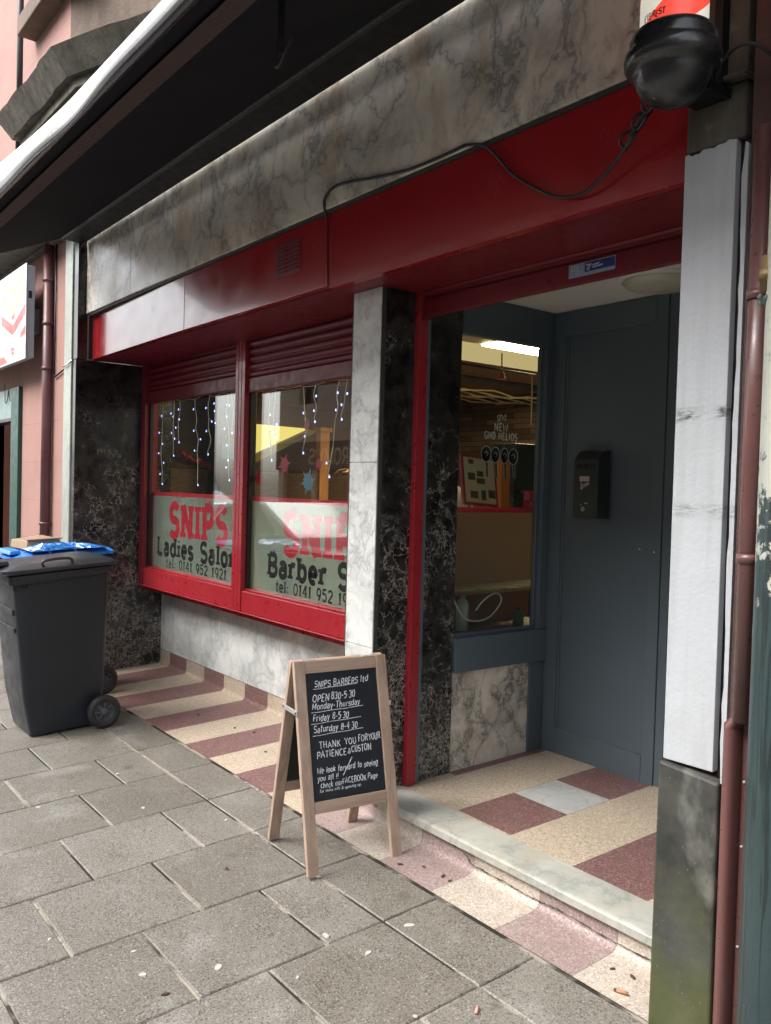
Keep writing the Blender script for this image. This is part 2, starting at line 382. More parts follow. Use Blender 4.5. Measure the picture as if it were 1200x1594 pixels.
M['greystone'] = stone('sooty_stone', (0.27, 0.255, 0.205), (0.055, 0.052, 0.042), 0.85, 0.8, 14)
M['brownstone'] = stone('brown_sandstone', (0.24, 0.18, 0.14), (0.10, 0.075, 0.06))
M['brownwall'] = stone('brown_painted_wall', (0.13, 0.075, 0.065), (0.06, 0.035, 0.03), 0.6, 0.4)
M['pipebrown'] = plain('brown_pipe_paint', (0.14, 0.060, 0.055), 0.33, 0, 0.12, 14, 0.05, 90, 0.5, 0.1, 0.3, (0.07, 0.04, 0.035))
M['pipepurple'] = plain('plum_pipe_paint', (0.125, 0.050, 0.052), 0.4, 0, 0.2, 20, 0.1, 60, 0.5, 0, 0.3, (0.3, 0.2, 0.18))
M['pink'] = pink_wall('pink_masonry_paint')
M['metaltrim'] = plain('weathered_aluminium', (0.36, 0.39, 0.35), 0.42, 0.35, 0.25, 18, 0.15, 120, 0.5, 0, 0.45, (0.58, 0.62, 0.55))
M['darktrim'] = plain('dark_edge_trim', (0.05, 0.05, 0.045), 0.6, 0, 0.5, 40, 0.4, 120, 0.3)
M['awning'] = awning_fabric()
M['strip'] = plain('brown_webbing', (0.085, 0.066, 0.064), 0.85, 0, 0.15, 30, 0.1, 200, 0.1)
M['blackmetal'] = plain('black_powder_coat', (0.007, 0.008, 0.0095), 0.5, 0, 0.2, 8, 0.05, 80, 0.25)
M['valance'] = plain('white_valance_vinyl', (0.52, 0.53, 0.54), 0.25, 0, 0.05, 4, 0.0, 60, 0.5, 0.2)
M['sheenvinyl'] = plain('valance_painted_sheen', (0.16, 0.165, 0.17), 0.3, 0, 0.1, 4, 0.0, 60, 0.6, 0.2)  # grey tone paints the fading sky reflection on the black vinyl
M['blackvinyl'] = plain('black_valance_vinyl', (0.013, 0.015, 0.019), 0.22, 0, 0.1, 4, 0.0, 60, 0.6, 0.2)
M['green'] = plain('dark_green_paint', (0.012, 0.062, 0.045), 0.45, 0, 0.15, 8, 0.1, 60, 0.5, 0, 0.3, (0.03, 0.05, 0.05))
M['palegreen'] = plain('pale_green_paint', (0.22, 0.31, 0.30), 0.5, 0, 0.1, 6, 0.05, 50, 0.5, 0, 0.2)
M['bluepaint'] = plain('dark_blue_paint', (0.02, 0.035, 0.10), 0.5)
M['redtile'] = plain('terracotta_tile', (0.20, 0.075, 0.045), 0.5, 0, 0.25, 5, 0.05, 40)
M['binplastic'] = plain('dark_grey_bin_plastic', (0.015, 0.018, 0.0225), 0.40, 0, 0.25, 5, 0.08, 160, 0.35, 0, 0.2, (0.035, 0.037, 0.038))
M['binlid'] = plain('bin_lid_plastic', (0.018, 0.020, 0.024), 0.36, 0, 0.15, 6, 0.08, 160, 0.5, 0, 0.4, (0.09, 0.085, 0.08))
M['bluelid'] = plain('blue_bin_plastic', (0.025, 0.19, 0.62), 0.32, 0, 0.15, 5, 0.05, 120, 0.5, 0, 0.2, (0.25, 0.38, 0.6))
M['rubber'] = plain('black_rubber', (0.018, 0.018, 0.019), 0.6, 0, 0.2, 20, 0.1, 150)
M['greyplastic'] = plain('grey_hub_plastic', (0.06, 0.065, 0.075), 0.45)
M['cardboard'] = plain('brown_cardboard', (0.30, 0.20, 0.115), 0.45, 0, 0.15, 6, 0.05, 60, 0.5, 0.15)
M['boardwood'] = wood('a_board_wood', (0.29, 0.195, 0.14), (0.45, 0.335, 0.255))
M['boardwoodx'] = wood('a_board_rail_wood', (0.29, 0.195, 0.14), (0.44, 0.325, 0.25), 'X')
M['chalkboard'] = plain('chalkboard', (0.010, 0.013, 0.018), 0.55, 0, 0.4, 7, 0, 60, 0.4, 0, 0.25, (0.035, 0.04, 0.05))
M['chalkback'] = plain('chalkboard_back', (0.014, 0.012, 0.010), 0.7, 0, 0.3, 7)
def chalk_mat():
    t = NT('chalk')
    c = t.mix(t.ramp(t.noise(160, 4, 0.7), [(0.35, 0.0), (0.6, 1.0)]), (0.30, 0.32, 0.36), (0.82, 0.83, 0.85))
    return t.done(t.bsdf(c, 0.9, 0, None, 0.1))
M['chalk'] = chalk_mat()
M['chrome'] = plain('brushed_steel', (0.62, 0.62, 0.62), 0.3, 0.8, 0.1, 10)
M['glass'] = gloss_glass('window_glass', (0.90, 0.94, 0.92), 0.055, 3.2, 0.44)
M['film'] = film_mat('frosted_film', (0.44, 0.47, 0.43), 0.78)
M['tanfilm'] = film_mat('tan_frosted_film', (0.22, 0.165, 0.115), 0.40, (0.9, 0.82, 0.72))
M['redvinyl'] = plain('red_vinyl', (0.60, 0.022, 0.045), 0.4, 0, 0.05)
M['darkvinyl'] = plain('dark_vinyl', (0.026, 0.022, 0.024), 0.4, 0, 0.4, 3)
M['silvervinyl'] = plain('silver_vinyl', (0.55, 0.54, 0.52), 0.45, 0, 0.05)
M['black'] = plain('black_satin', (0.008, 0.008, 0.009), 0.4)
M['cable'] = plain('black_cable', (0.010, 0.010, 0.011), 0.45)
M['whitecable'] = plain('white_cable', (0.62, 0.58, 0.50), 0.5)
M['ceiling'] = plain('white_ceiling_paint', (0.66, 0.64, 0.60), 0.7, 0, 0.05)
M['opal'] = plain('opal_lamp_cover', (0.50, 0.48, 0.38), 0.35, 0, 0.06, 3, 0, 60, 0.5, 0.1)
M['planks'] = planks(); M['planksback'] = planks(0)
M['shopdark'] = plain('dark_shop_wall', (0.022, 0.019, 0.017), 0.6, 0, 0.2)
M['shopfloor'] = plain('shop_floor_vinyl', (0.09, 0.07, 0.055), 0.4, 0, 0.2)
M['shopceil'] = plain('cream_shop_ceiling', (0.58, 0.50, 0.37), 0.6, 0, 0.04)
M['brownceil'] = plain('brown_bulkhead', (0.27, 0.16, 0.105), 0.6, 0, 0.1)
M['orangewood'] = wood('orange_pine', (0.42, 0.17, 0.05), (0.56, 0.27, 0.09))
M['bottle'] = plain('green_bottle_plastic', (0.08, 0.13, 0.10), 0.35)
M['paleitem'] = plain('pale_bottle_plastic', (0.45, 0.45, 0.38), 0.4)
M['paper'] = plain('cream_paper', (0.55, 0.50, 0.35), 0.7, 0, 0.1, 12)
M['photo'] = plain('dark_print', (0.06, 0.055, 0.04), 0.5, 0, 0.6, 40)
M['skin'] = plain('skin', (0.52, 0.30, 0.21), 0.5, 0, 0.08, 12)
M['hair'] = plain('short_grey_hair', (0.32, 0.26, 0.20), 0.8, 0, 0.3, 60, 0.4, 200)
M['gown'] = plain('navy_barber_gown', (0.022, 0.04, 0.055), 0.6, 0, 0.2, 8)
M['shirt'] = plain('black_shirt', (0.015, 0.015, 0.017), 0.8)
M['trousers'] = plain('dark_trousers', (0.02, 0.021, 0.028), 0.8)
M['warmled'] = emitter('warm_ceiling_panel', (1.0, 0.80, 0.46), 15.0)
M['ceilglow'] = emitter('lit_ceiling_glow', (1.0, 0.74, 0.34), 0.17)  # emission stands in for ceiling lit by the panel
M['yellowglow'] = emitter('yellow_lightbox', (1.0, 0.78, 0.20), 0.30)
M['bulb'] = emitter('cool_fairy_bulb', (0.34, 0.36, 1.0), 1.3)
M['wire'] = plain('clear_wire', (0.60, 0.60, 0.55), 0.4)
M['tinsel'] = plain('red_tinsel', (0.42, 0.02, 0.035), 0.35, 0.2, 0.3, 60)
M['blueglitter'] = plain('blue_glitter', (0.16, 0.26, 0.36), 0.3, 0.5, 0.4, 90)
M['domeblack'] = plain('glossy_black_plastic', (0.012, 0.013, 0.014), 0.30, 0, 0.2, 10, 0.03, 40, 0.55, 0.2, 0.3, (0.05, 0.05, 0.05))
def lit_paint(name, c, k):
    t = NT(name); return t.done(t.bsdf(c, 0.35, 0, None, 0.5, emit=c, emit_str=k))
M['polewhite'] = lit_paint('lit_pole_white', (0.78, 0.74, 0.62), 0.16)
M['polered'] = lit_paint('lit_pole_red', (0.80, 0.075, 0.05), 0.22)
M['screw'] = plain('pale_screw', (0.5, 0.5, 0.47), 0.4)
M['plateblue'] = plain('blue_plate', (0.018, 0.045, 0.20), 0.35)
M['plategrey'] = plain('grey_blue_plate', (0.25, 0.33, 0.46), 0.35, 0, 0.25, 40)
M['signwhite'] = plain('white_sign_face', (0.50, 0.51, 0.505), 0.35, 0, 0.03)
M['signcream'] = plain('cream_print', (0.38, 0.33, 0.24), 0.4)
M['signred'] = plain('red_print', (0.42, 0.06, 0.05), 0.4)
M['signgrey'] = plain('grey_sign_case', (0.33, 0.36, 0.40), 0.45)
M['asphalt'] = plain('asphalt', (0.05, 0.05, 0.052), 0.75, 0, 0.25, 8, 0.4, 160)
M['kerb'] = plain('granite_kerb', (0.24, 0.23, 0.22), 0.7, 0, 0.2, 20, 0.3, 90)
M['sandstone'] = stone('opposite_sandstone', (0.55, 0.48, 0.39), (0.34, 0.28, 0.22), 0.85, 0.35)
M['darkglass'] = plain('dark_window_glass', (0.015, 0.017, 0.02), 0.12, 0, 0.2, 1)
M['charcoal'] = plain('charcoal_shopfront', (0.03, 0.03, 0.032), 0.4)
M['goldletter'] = plain('gold_lettering', (0.60, 0.50, 0.30), 0.4)
M['orangefront'] = plain('orange_shopfront', (0.45, 0.20, 0.05), 0.5)
M['carwhite'] = plain('pale_car_paint', (0.42, 0.43, 0.44), 0.2, 0, 0.02, 2, 0, 60, 0.5, 0.5)
M['carblack'] = plain('black_car_trim', (0.012, 0.012, 0.013), 0.5)
M['gum'] = plain('trodden_gum', (0.44, 0.42, 0.37), 0.7, 0, 0.1, 60)
M['leaf'] = plain('dead_leaf', (0.07, 0.04, 0.022), 0.7, 0, 0.4, 80)
M['butt'] = plain('cigarette_filter', (0.42, 0.20, 0.10), 0.8, 0, 0.3, 200)
M['ash'] = plain('cigarette_ash', (0.07, 0.06, 0.055), 0.9)
M['umber'] = plain('brass_fitting', (0.20, 0.14, 0.06), 0.45, 0.4, 0.3, 30)
M['verdigris'] = plain('verdigris_crust', (0.10, 0.13, 0.11), 0.9, 0, 0.5, 60, 0.8, 60)

# ------------------------------------------------------------------ mesh helpers
class MB:
    def __init__(self): self.v = []; self.f = []; self.mi = []; self.sm = []
    def raw(self, verts, faces, mat=0, smooth=False):
        o = len(self.v); self.v += [tuple(p) for p in verts]
        for f in faces: self.f.append([i + o for i in f]); self.mi.append(mat); self.sm.append(smooth)
        return self
    def box(self, x0, x1, y0, y1, z0, z1, mat=0):
        if x0 > x1: x0, x1 = x1, x0
        if y0 > y1: y0, y1 = y1, y0
        if z0 > z1: z0, z1 = z1, z0
        v = [(x, y, z) for z in (z0, z1) for y in (y0, y1) for x in (x0, x1)]
        return self.raw(v, [(0, 2, 3, 1), (4, 5, 7, 6), (0, 1, 5, 4), (1, 3, 7, 5), (3, 2, 6, 7), (2, 0, 4, 6)], mat)
    def hexa(self, b, t, mat=0):
        """b, t: four corners each, same winding (counter-clockwise seen from above)"""
        return self.raw(list(b) + list(t), [(3, 2, 1, 0), (4, 5, 6, 7), (0, 1, 5, 4), (1, 2, 6, 5), (2, 3, 7, 6), (3, 0, 4, 7)], mat)
    def quad(self, a, b, c, d, mat=0): return self.raw([a, b, c, d], [(0, 1, 2, 3)], mat)
    def prism(self, pts, axis, a, b, mat=0, smooth=False):
        """2-D outline extruded along an axis; outline given in the two other axes in xyz order"""
        def P(p, t):
            return {'X': (t, p[0], p[1]), 'Y': (p[0], t, p[1]), 'Z': (p[0], p[1], t)}[axis]
        n = len(pts)
        self.raw([P(p, a) for p in pts] + [P(p, b) for p in pts], [[i, (i + 1) % n, (i + 1) % n + n, i + n] for i in range(n)], mat, smooth)
        o = len(self.v) - 2 * n
        self.f.append([o + i for i in range(n)][::-1]); self.f.append([o + n + i for i in range(n)])
        self.mi += [mat, mat]; self.sm += [False, False]
        return self
    def tube(self, pts, r, seg=8, mat=0, cap=True, closed=False):
        pts = [Vector(p) for p in pts]; n = len(pts)
        rs = r if hasattr(r, '__len__') else [r] * n
        rings = []; up = None
        for i, p in enumerate(pts):
            if closed: d = pts[(i + 1) % n] - pts[i - 1]
            else: d = pts[min(i + 1, n - 1)] - pts[max(i - 1, 0)]
            d = d.normalized() if d.length > 1e-9 else Vector((0, 0, 1))
            if up is None:
                up = Vector((0, 0, 1)) if abs(d.z) < 0.9 else Vector((1, 0, 0))
            s = d.cross(up)
            if s.length < 1e-6: s = d.orthogonal()
            s.normalize(); up = s.cross(d).normalized()
            rings.append([p + (s * math.cos(2 * math.pi * k / seg) + up * math.sin(2 * math.pi * k / seg)) * rs[i] for k in range(seg)])
        v = [q for rg in rings for q in rg]; f = []
        m = n if closed else n - 1
        for i in range(m):
            j = (i + 1) % n
            for k in range(seg):
                l = (k + 1) % seg
                f.append((i * seg + k, i * seg + l, j * seg + l, j * seg + k))
        if cap and not closed:
            f.append(tuple(range(seg))[::-1]); f.append(tuple((n - 1) * seg + k for k in range(seg)))
        return self.raw(v, f, mat, True)
    def lathe(self, prof, c, axis='Z', seg=32, mat=0, smooth=True, mats=None):
        """prof: (radius, height) pairs"""
        def P(r, a, h):
            x, y = r * math.cos(a), r * math.sin(a)
            q = {'Z': (x, y, h), 'X': (h, x, y), 'Y': (y, h, x)}[axis]
            return (q[0] + c[0], q[1] + c[1], q[2] + c[2])
        n = len(prof); v = []; f = []
        for r, h in prof: v += [P(max(r, 1e-5), 2 * math.pi * k / seg, h) for k in range(seg)]
        for i in range(n - 1):
            for k in range(seg):
                l = (k + 1) % seg
                f.append((i * seg + k, i * seg + l, (i + 1) * seg + l, (i + 1) * seg + k))
        return self.raw(v, f, mat, smooth)
    def ribbon(self, pts, w, fn, lift=0.0, mat=0, closed=False):
        """flat stroke: pts in 2-D, fn maps (u, v, lift) to 3-D"""
        n = len(pts)
        if n < 2: return self
        L, Rr = [], []
        for i in range(n):
            a = pts[max(i - 1, 0)]; b = pts[min(i + 1, n - 1)]
            dx, dy = b[0] - a[0], b[1] - a[1]; l = math.hypot(dx, dy) or 1
            nx, ny = -dy / l, dx / l
            k = 1.0
            if 0 < i < n - 1:
                d1 = (pts[i][0] - a[0], pts[i][1] - a[1]); l1 = math.hypot(*d1) or 1
                cosv = abs((-d1[1] / l1) * nx + (d1[0] / l1) * ny); k = 1 / max(cosv, 0.55)
            L.append((pts[i][0] + nx * w / 2 * k, pts[i][1] + ny * w / 2 * k)); Rr.append((pts[i][0] - nx * w / 2 * k, pts[i][1] - ny * w / 2 * k))
        v = [fn(p[0], p[1], lift) for p in L] + [fn(p[0], p[1], lift) for p in Rr]
        return self.raw(v, [(i, i + n, i + n + 1, i + 1) for i in range(n - 1)], mat)
    def build(self, name, mats, parent=None, base=None, bevel=0.0, fix=True, subsurf=0):
        me = bpy.data.meshes.new(name)
        b = Vector((0, 0, 0))
        if base is not None: b = Vector(base)
        elif parent is not None: b = parent_base(parent)
        me.from_pydata([Vector(p) - b for p in self.v], [], self.f)
        mats = mats if isinstance(mats, (list, tuple)) else [mats]
        for m in mats: me.materials.append(M[m] if isinstance(m, str) else m)
        for p, mi, s in zip(me.polygons, self.mi, self.sm): p.material_index = mi; p.use_smooth = s
        if fix:
            bm = bmesh.new(); bm.from_mesh(me); bmesh.ops.recalc_face_normals(bm, faces=bm.faces); bm.to_mesh(me); bm.free()
        me.update()
        o = bpy.data.objects.new(name, me); COL.objects.link(o)
        if parent is not None: o.parent = parent
        elif base is not None: o.location = b
        if bevel:
            md = o.modifiers.new('bevel', 'BEVEL'); md.width = bevel; md.segments = 2; md.limit_method = 'ANGLE'; md.angle_limit = R(40)
        if subsurf:
            md = o.modifiers.new('subsurf', 'SUBSURF'); md.levels = subsurf; md.render_levels = subsurf
        return o

def parent_base(o):
    b = Vector((0, 0, 0))
    while o is not None: b += o.location; o = o.parent
    return b

def tag(o, label=None, cat=None, group=None, kind=None):
    if label: o['label'] = label
    if cat: o['category'] = cat
    if group: o['group'] = group
    if kind: o['kind'] = kind
    return o
def thing(name, label, cat, loc=(0, 0, 0), group=None):
    o = bpy.data.objects.new(name, None); COL.objects.link(o); o.location = loc; o.empty_display_size = 0.1
    return tag(o, label, cat, group)
def copy_tree(o, parent=None):
    c = o.copy(); COL.objects.link(c)
    if parent is not None: c.parent = parent
    for ch in [x for x in list(COL.objects) if x.parent == o and x is not c]: copy_tree(ch, c)
    return c
def smoothpts(pts, k=6):
    """Catmull-Rom through points"""
    pts = [Vector(p) for p in pts]; out = []
    for i in range(len(pts) - 1):
        p0, p1, p2, p3 = pts[max(i - 1, 0)], pts[i], pts[i + 1], pts[min(i + 2, len(pts) - 1)]
        for j in range(k):
            t = j / k
            out.append(0.5 * ((2 * p1) + (p2 - p0) * t + (2 * p0 - 5 * p1 + 4 * p2 - p3) * t * t + (3 * p1 - p0 - 3 * p2 + p3) * t ** 3))
    out.append(pts[-1]); return out

# ------------------------------------------------------------------ stroke lettering
def arc(cx, cy, rx, ry, a0, a1, n=10):
    return [(cx + rx * math.cos(R(a0 + (a1 - a0) * i / n)), cy + ry * math.sin(R(a0 + (a1 - a0) * i / n))) for i in range(n + 1)]
XH = 0.66
def S_shape(w, h):
    return arc(w / 2, h * 0.745, w * 0.42, h * 0.255, 25, 180, 8)[:-1] + arc(w / 2, h * 0.745, w * 0.42, h * 0.245, 180, 250, 4) + arc(w / 2, h * 0.255, w * 0.44, h * 0.265, 70, 0, 4) + arc(w / 2, h * 0.255, w * 0.44, h * 0.255, 0, -155, 8)[1:]
G = {
 'A': (.70, [[(.02, 0), (.35, 1), (.68, 0)], [(.15, .36), (.55, .36)]]),
 'B': (.62, [[(.1, 0), (.1, 1)], [(.1, 1), (.35, 1)] + arc(.35, .76, .2, .24, 90, -90, 8) + [(.1, .52)], [(.1, .52), (.36, .52)] + arc(.36, .26, .23, .26, 90, -90, 8) + [(.1, 0)]]),
 'C': (.64, [arc(.36, .5, .31, .5, 45, 315, 16)]),
 'D': (.66, [[(.1, 0), (.1, 1)], [(.1, 1), (.26, 1)] + arc(.26, .5, .34, .5, 90, -90, 12) + [(.1, 0)]]),
 'E': (.56, [[(.1, 0), (.1, 1)], [(.1, 1), (.52, 1)], [(.1, .52), (.44, .52)], [(.1, 0), (.54, 0)]]),
 'F': (.54, [[(.1, 0), (.1, 1)], [(.1, 1), (.52, 1)], [(.1, .52), (.44, .52)]]),
 'G': (.68, [arc(.36, .5, .31, .5, 45, 340, 16) + [(.66, .42), (.42, .42)]]),
 'H': (.68, [[(.1, 0), (.1, 1)], [(.58, 0), (.58, 1)], [(.1, .52), (.58, .52)]]),
 'I': (.26, [[(.13, 0), (.13, 1)]]),
 'K': (.66, [[(.1, 0), (.1, 1)], [(.6, 1), (.12, .45)], [(.26, .6), (.64, 0)]]),
 'L': (.54, [[(.1, 0), (.1, 1)], [(.1, 0), (.52, 0)]]),
 'M': (.82, [[(.1, 0), (.1, 1)], [(.1, 1), (.41, .2), (.72, 1)], [(.72, 1), (.72, 0)]]),
 'N': (.70, [[(.1, 0), (.1, 1)], [(.1, 1), (.6, 0)], [(.6, 0), (.6, 1)]]),
 'O': (.72, [arc(.36, .5, .31, .5, 90, 450, 22)]),
 'P': (.60, [[(.1, 0), (.1, 1)], [(.1, 1), (.33, 1)] + arc(.33, .73, .23, .27, 90, -90, 8) + [(.1, .46)]]),
 'R': (.64, [[(.1, 0), (.1, 1)], [(.1, 1), (.33, 1)] + arc(.33, .74, .22, .26, 90, -90, 8) + [(.1, .48)], [(.32, .48), (.62, 0)]]),
 'S': (.58, [S_shape(.58, 1)]),
 'T': (.62, [[(.31, 0), (.31, 1)], [(.02, 1), (.6, 1)]]),
 'U': (.66, [[(.1, 1), (.1, .3)] + arc(.33, .3, .23, .3, 180, 360, 10) + [(.56, 1)]]),
 'V': (.66, [[(.02, 1), (.33, 0), (.64, 1)]]),
 'W': (.92, [[(.02, 1), (.24, 0), (.46, .85), (.68, 0), (.9, 1)]]),
 'X': (.64, [[(.03, 0), (.61, 1)], [(.03, 1), (.61, 0)]]),
 'Y': (.64, [[(.02, 1), (.32, .48), (.62, 1)], [(.32, .48), (.32, 0)]]),
 'a': (.50, [arc(.24, .46, .18, .20, 160, 0, 7) + [(.42, .08), (.48, 0)], arc(.23, .19, .18, .19, 70, 290, 9) + [(.42, .12)], [(.28, .37), (.42, .37)]]),
 'b': (.54, [[(.08, 0), (.08, 1)], arc(.29, XH / 2, .21, XH / 2, 90, 450, 16)]),
 'c': (.46, [arc(.27, XH / 2, .21, XH / 2, 45, 315, 12)]),
 'd': (.54, [[(.46, 0), (.46, 1)], arc(.25, XH / 2, .21, XH / 2, 90, 450, 16)]),
 'e': (.50, [[(.05, .34), (.46, .34)] + arc(.255, XH / 2, .205, XH / 2, 0, 310, 14)]),
 'f': (.36, [arc(.30, .8, .14, .2, 60, 180, 6) + [(.16, 0)], [(.02, .62), (.32, .62)]]),
 'g': (.52, [arc(.25, XH / 2, .21, XH / 2, 90, 450, 16), [(.46, XH), (.46, -.1)] + arc(.26, -.1, .2, .2, 0, -150, 7)]),
 'h': (.54, [[(.08, 0), (.08, 1)], [(.08, .4)] + arc(.27, .42, .19, .24, 180, 0, 8) + [(.46, 0)]]),
 'i': (.22, [[(.11, 0), (.11, XH)], [(.11, .82), (.11, .93)]]),
 'k': (.50, [[(.08, 0), (.08, 1)], [(.44, XH), (.1, .28)], [(.2, .38), (.48, 0)]]),
 'l': (.20, [[(.1, 0), (.1, 1)]]),
 'm': (.80, [[(.08, 0), (.08, XH)], [(.08, .4)] + arc(.24, .42, .16, .24, 180, 0, 8) + [(.4, 0)], [(.4, .4)] + arc(.56, .42, .16, .24, 180, 0, 8) + [(.72, 0)]]),
 'n': (.54, [[(.08, 0), (.08, XH)], [(.08, .4)] + arc(.27, .42, .19, .24, 180, 0, 8) + [(.46, 0)]]),
 'o': (.52, [arc(.26, XH / 2, .21, XH / 2, 90, 450, 16)]),
 'p': (.54, [[(.08, -.3), (.08, XH)], arc(.29, XH / 2, .21, XH / 2, 90, 450, 16)]),
 'r': (.38, [[(.08, 0), (.08, XH)], [(.08, .38)] + arc(.26, .42, .18, .22, 180, 50, 6)]),
 's': (.42, [S_shape(.42, XH)]),
 't': (.34, [[(.15, .95), (.15, .14)] + arc(.26, .14, .11, .14, 180, 290, 5), [(.01, .64), (.31, .64)]]),
 'u': (.54, [[(.08, XH), (.08, .22)] + arc(.26, .22, .18, .22, 180, 360, 8) + [(.44, XH)], [(.44, XH), (.44, 0)]]),
 'v': (.46, [[(.03, XH), (.23, 0), (.43, XH)]]),
 'w': (.70, [[(.03, XH), (.19, 0), (.35, .55), (.51, 0), (.67, XH)]]),
 'y': (.48, [[(.04, XH), (.24, .06)], [(.45, XH), (.18, -.26), (.06, -.28)]]),
 '0': (.54, [arc(.27, .5, .22, .5, 90, 450, 18)]),
 '1': (.34, [[(.04, .8), (.18, 1), (.18, 0)]]),
 '2': (.52, [arc(.26, .74, .21, .26, 165, -20, 9) + [(.05, 0)], [(.05, 0), (.49, 0)]]),
 '3': (.52, [arc(.25, .755, .2, .245, 150, -90, 9), arc(.25, .26, .22, .26, 90, -150, 9)]),
 '4': (.54, [[(.38, 0), (.38, 1)], [(.38, 1), (.04, .3), (.52, .3)]]),
 '5': (.52, [[(.46, 1), (.12, 1), (.09, .56)] + arc(.26, .32, .21, .32, 120, -150, 10)]),
 '8': (.52, [arc(.26, .76, .19, .24, 90, 450, 14), arc(.26, .26, .22, .26, 90, 450, 14)]),
 '9': (.52, [arc(.27, .68, .21, .32, 0, 360, 14), [(.48, .68), (.42, .3), (.26, 0)]]),
 '-': (.36, [[(.05, .42), (.31, .42)]]), '.': (.2, [[(.07, .42), (.13, .42)]]), ':': (.22, [[(.11, .05), (.11, .17)], [(.11, .45), (.11, .57)]]),
 '!': (.2, [[(.1, .3), (.1, 1)], [(.1, 0), (.1, .1)]]), "'": (.18, [[(.09, .8), (.09, 1)]]),
 '&': (.6, [[(.55, .0), (.16, .72)] + arc(.28, .84, .14, .16, 200, -20, 8) + [(.1, .3)] + arc(.26, .22, .2, .22, 160, 340, 8) + [(.55, .5)]]),
 ' ': (.36, []),
}
def text_width(s, track=0.1): return sum(G[c][0] + track for c in s) - track
def lettering(mb, s, fn, x, y, h, width=None, w=0.1, slant=0.0, jitter=0.0, serif=0.0, track=0.1, mat=0, lift0=0.0, squeeze=None):
    """strokes of the text with its lower left corner at (x, y); h cap height; width: total width wanted"""
    k = h if width is None else width / text_width(s, track)
    cx = x; idx = 0
    rnd = random.Random(sum(map(ord, s)))
    for ch in s:
        adv, strokes = G[ch]
        dy = rnd.uniform(-jitter, jitter) * h; sc = 1 + rnd.uniform(-jitter, jitter)
        for st in strokes:
            idx += 1
            pts = [(cx + (p[0] + slant * p[1]) * k, y + dy + p[1] * h * sc) for p in st]
            if jitter: pts = [(a + rnd.uniform(-1, 1) * jitter * 0.12 * h, b + rnd.uniform(-1, 1) * jitter * 0.12 * h) for a, b in pts]
            mb.ribbon(pts, w * h, fn, lift0 + idx * 0.00004, mat)
            if serif:
                for e, nb in ((0, 1), (-1, -2)):
                    p, q = st[e], st[nb]
                    if abs(p[0] - q[0]) < 0.34 * abs(p[1] - q[1]) and abs(p[1] - q[1]) > 0.25 and min(abs(p[1] - a) for a in (0, XH, 1)) < 0.02:
                        idx += 1
                        yy = y + p[1] * h + (serif * 0.25 * h if p[1] < 0.1 else -serif * 0.25 * h)
                        px = cx + p[0] * k
                        mb.ribbon([(px - 0.09 * k - w * h * 0.42, yy), (px + 0.09 * k + w * h * 0.42, yy)], serif * h * 0.5, fn, lift0 + idx * 0.00004, mat)
        cx += (adv + track) * k
    return mb

SL = 0.045
def gz(y): return SL * y          # height of the sloping pavement

# ================================================================== GROUND
rows = [1.395, 0.935, 0.475, 0.015, -0.445, -0.905, -1.365, -1.82, -2.30, -2.765, -3.235, -3.685, -4.135, -4.58, -5.02]
while rows[-1] > -14: rows.append(rows[-1] - 0.452)
rnd = random.Random(3)
pv = MB()
for i in range(len(rows) - 1):
    xa, xb = rows[i + 1], rows[i]
    ph = -0.51 if (i % 2 == 0) else -0.74
    ys = [-0.022, -0.277]
    y = ph
    while y > -3.0: ys.append(y); y -= 0.462
    ys.append(-3.12)
    for j in range(len(ys) - 1):
        g = 0.0055
        ya, yb = ys[j + 1] + g, ys[j] - g
        x0, x1 = xa + 0.003, xb - 0.003
        dz = [rnd.uniform(-0.0016, 0.0016) for _ in range(4)]
        c = 0.004
        top = [(x0 + c, ya + c, gz(ya) + dz[0]), (x1 - c, ya + c, gz(ya) + dz[1]), (x1 - c, yb - c, gz(yb) + dz[2]), (x0 + c, yb - c, gz(yb) + dz[3])]
        mid = [(x0, ya, gz(ya) + dz[0] - 0.004), (x1, ya, gz(ya) + dz[1] - 0.004), (x1, yb, gz(yb) + dz[2] - 0.004), (x0, yb, gz(yb) + dz[3] - 0.004)]
        bot = [(p[0], p[1], p[2] - 0.03) for p in mid]
        pv.raw(top + mid + bot, [(0, 1, 2, 3), (4, 5, 1, 0), (5, 6, 2, 1), (6, 7, 3, 2), (7, 4, 0, 3), (8, 9, 5, 4), (9, 10, 6, 5), (10, 11, 7, 6), (11, 8, 4, 7)])
pave = pv.build('pavement', 'slab', fix=False); tag(pave, 'grey concrete slab pavement with mortar joints', kind='structure')
jb = MB(); jb.raw([(-14.5, -3.13, gz(-3.13) - 0.0055), (2, -3.13, gz(-3.13) - 0.0055), (2, -0.012, gz(-0.012) - 0.0055), (-14.5, -0.012, gz(-0.012) - 0.0055)], [(0, 1, 2, 3)])
tag(jb.build('pavement_joints', 'joint', fix=False), kind='structure')
far = MB(); far.raw([(-60, -3.13, gz(-3.13)), (-14.5, -3.13, gz(-3.13)), (-14.5, 0.0, 0), (-60, 0.0, 0)], [(0, 1, 2, 3)])
far.raw([(2.0, -3.13, gz(-3.13)), (20, -3.13, gz(-3.13)), (20, 0.0, 0), (2.0, 0.0, 0)], [(0, 1, 2, 3)])
tag(far.build('far_pavement', 'slab', fix=False), kind='structure')
kb = MB(); kb.box(-60, 20, -3.27, -3.132, -0.34, gz(-3.13) + 0.001); tag(kb.build('kerb', 'kerb', bevel=0.012), kind='structure')
rd = MB(); rd.raw([(-90, -60, -0.27), (60, -60, -0.27), (60, -3.2, -0.27), (-90, -3.2, -0.27)], [(0, 1, 2, 3)])
tag(rd.build('road', 'asphalt', fix=False), kind='structure')

